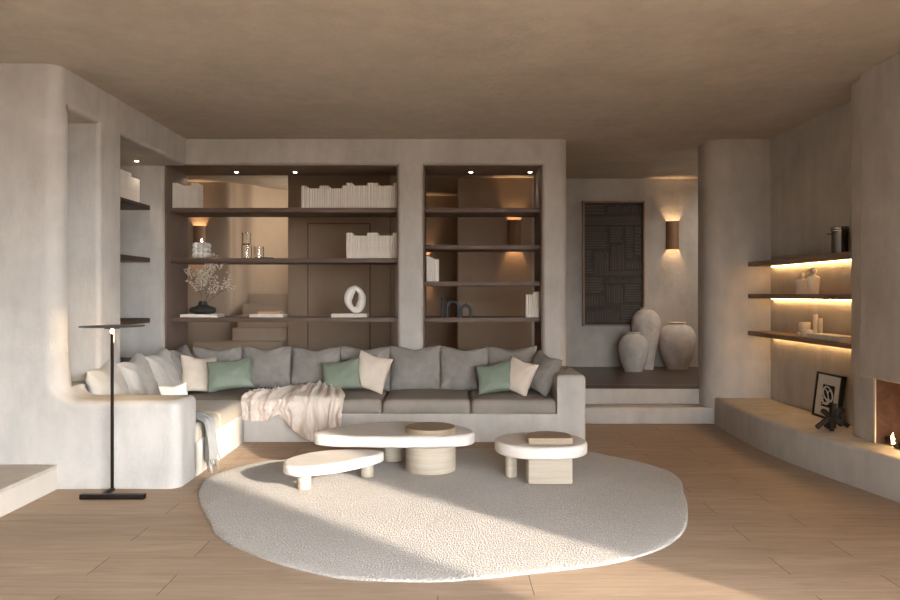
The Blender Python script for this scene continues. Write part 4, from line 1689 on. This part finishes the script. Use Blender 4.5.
# ------------------------------------------------------------------ on the bench: framed print and stick sculpture
pf_ = thing('framed_print', 'black framed abstract print leaning against the niche wall', 'picture', (3.61, 6.85, 0.311), (0, 0, 0))
W, H = 0.46, 0.43


def lean_bm(bm):
    # local: picture in the y-z plane facing -x, leaning back towards +x
    bmesh.ops.rotate(bm, verts=bm.verts, cent=(0, 0, 0), matrix=Matrix.Rotation(R(7), 3, 'Y'))
    bmesh.ops.translate(bm, verts=bm.verts, vec=(-0.035, 0, 0.003))
    return bm


bm = bmesh.new()
for b in ((-W / 2, -W / 2 + 0.02, 0, H), (W / 2 - 0.02, W / 2, 0, H), (-W / 2, W / 2, 0, 0.02), (-W / 2, W / 2, H - 0.02, H)):
    add_box(bm, -0.02, 0.02, b[0], b[1], b[2], b[3])
finish(lean_bm(bm), 'frame', 'black_frame', pf_, world=False)
bm = bmesh.new()
add_box(bm, -0.008, 0.012, -W / 2 + 0.02, W / 2 - 0.02, 0.02, H - 0.02)
mount = finish(lean_bm(bm), 'mount', 'paper', pf_, world=False)
bm = bmesh.new()
add_box(bm, -0.011, -0.008, -0.11, 0.10, 0.11, 0.32)
finish(lean_bm(bm), 'print', 'ink', mount, world=False)['label'] = 'dark abstract print'
bm = bmesh.new()
for cy_, cz_, ry_, rz_, rr_ in ((-0.01, 0.32, 0.09, 0.075, 0.007), (0.035, 0.29, 0.06, 0.08, 0.006), (-0.05, 0.31, 0.04, 0.05, 0.005), (0.03, 0.25, 0.07, 0.03, 0.005)):
    add_tube(bm, [(-0.012, cy_ + ry_ * math.cos(2 * PI * k / 28), cz_ - 0.085 + rz_ * 0.9 * math.sin(2 * PI * k / 28 + 0.4)) for k in range(28)], rr_, 6, True)
add_tube(bm, [(-0.012, 0.08, 0.13), (-0.012, 0.0, 0.155), (-0.012, -0.09, 0.18)], 0.006, 6)
finish(lean_bm(bm), 'print_lines', 'paper', mount, world=False)['label'] = 'pale looping lines'

js = thing('stick_sculpture', 'dark burnt wood sculpture of crossed beams before the framed print', 'sculpture', (3.345, 6.30, 0.311))
dirs = [((-0.13, 0.02, 0.0), (0.06, -0.02, 0.17)), ((0.13, -0.02, 0.02), (-0.08, 0.02, 0.15)), ((0.0, 0.0, 0.0), (0.015, 0.0, 0.215)),
        ((-0.05, -0.09, 0.0), (0.03, 0.07, 0.16)), ((0.06, 0.08, 0.0), (-0.03, -0.08, 0.15)), ((-0.03, 0.05, 0.0), (0.05, -0.04, 0.18)), ((-0.10, -0.03, 0.16), (0.10, 0.04, 0.02)),
        ((0.12, 0.04, 0.165), (-0.06, -0.03, 0.01))]
for k, (a, b) in enumerate(dirs):
    a, b = Vector(a), Vector(b)
    d = b - a
    bm = bmesh.new()
    L = d.length
    add_box(bm, -0.018, 0.018, -0.018, 0.018, 0, L, 0.003)
    mt = Matrix.Translation(a + Vector((0, 0, 0.016))) @ d.to_track_quat('Z', 'Y').to_matrix().to_4x4()
    bmesh.ops.transform(bm, matrix=mt, verts=bm.verts)
    finish(bm, 'beam', 'stick', js, world=False)
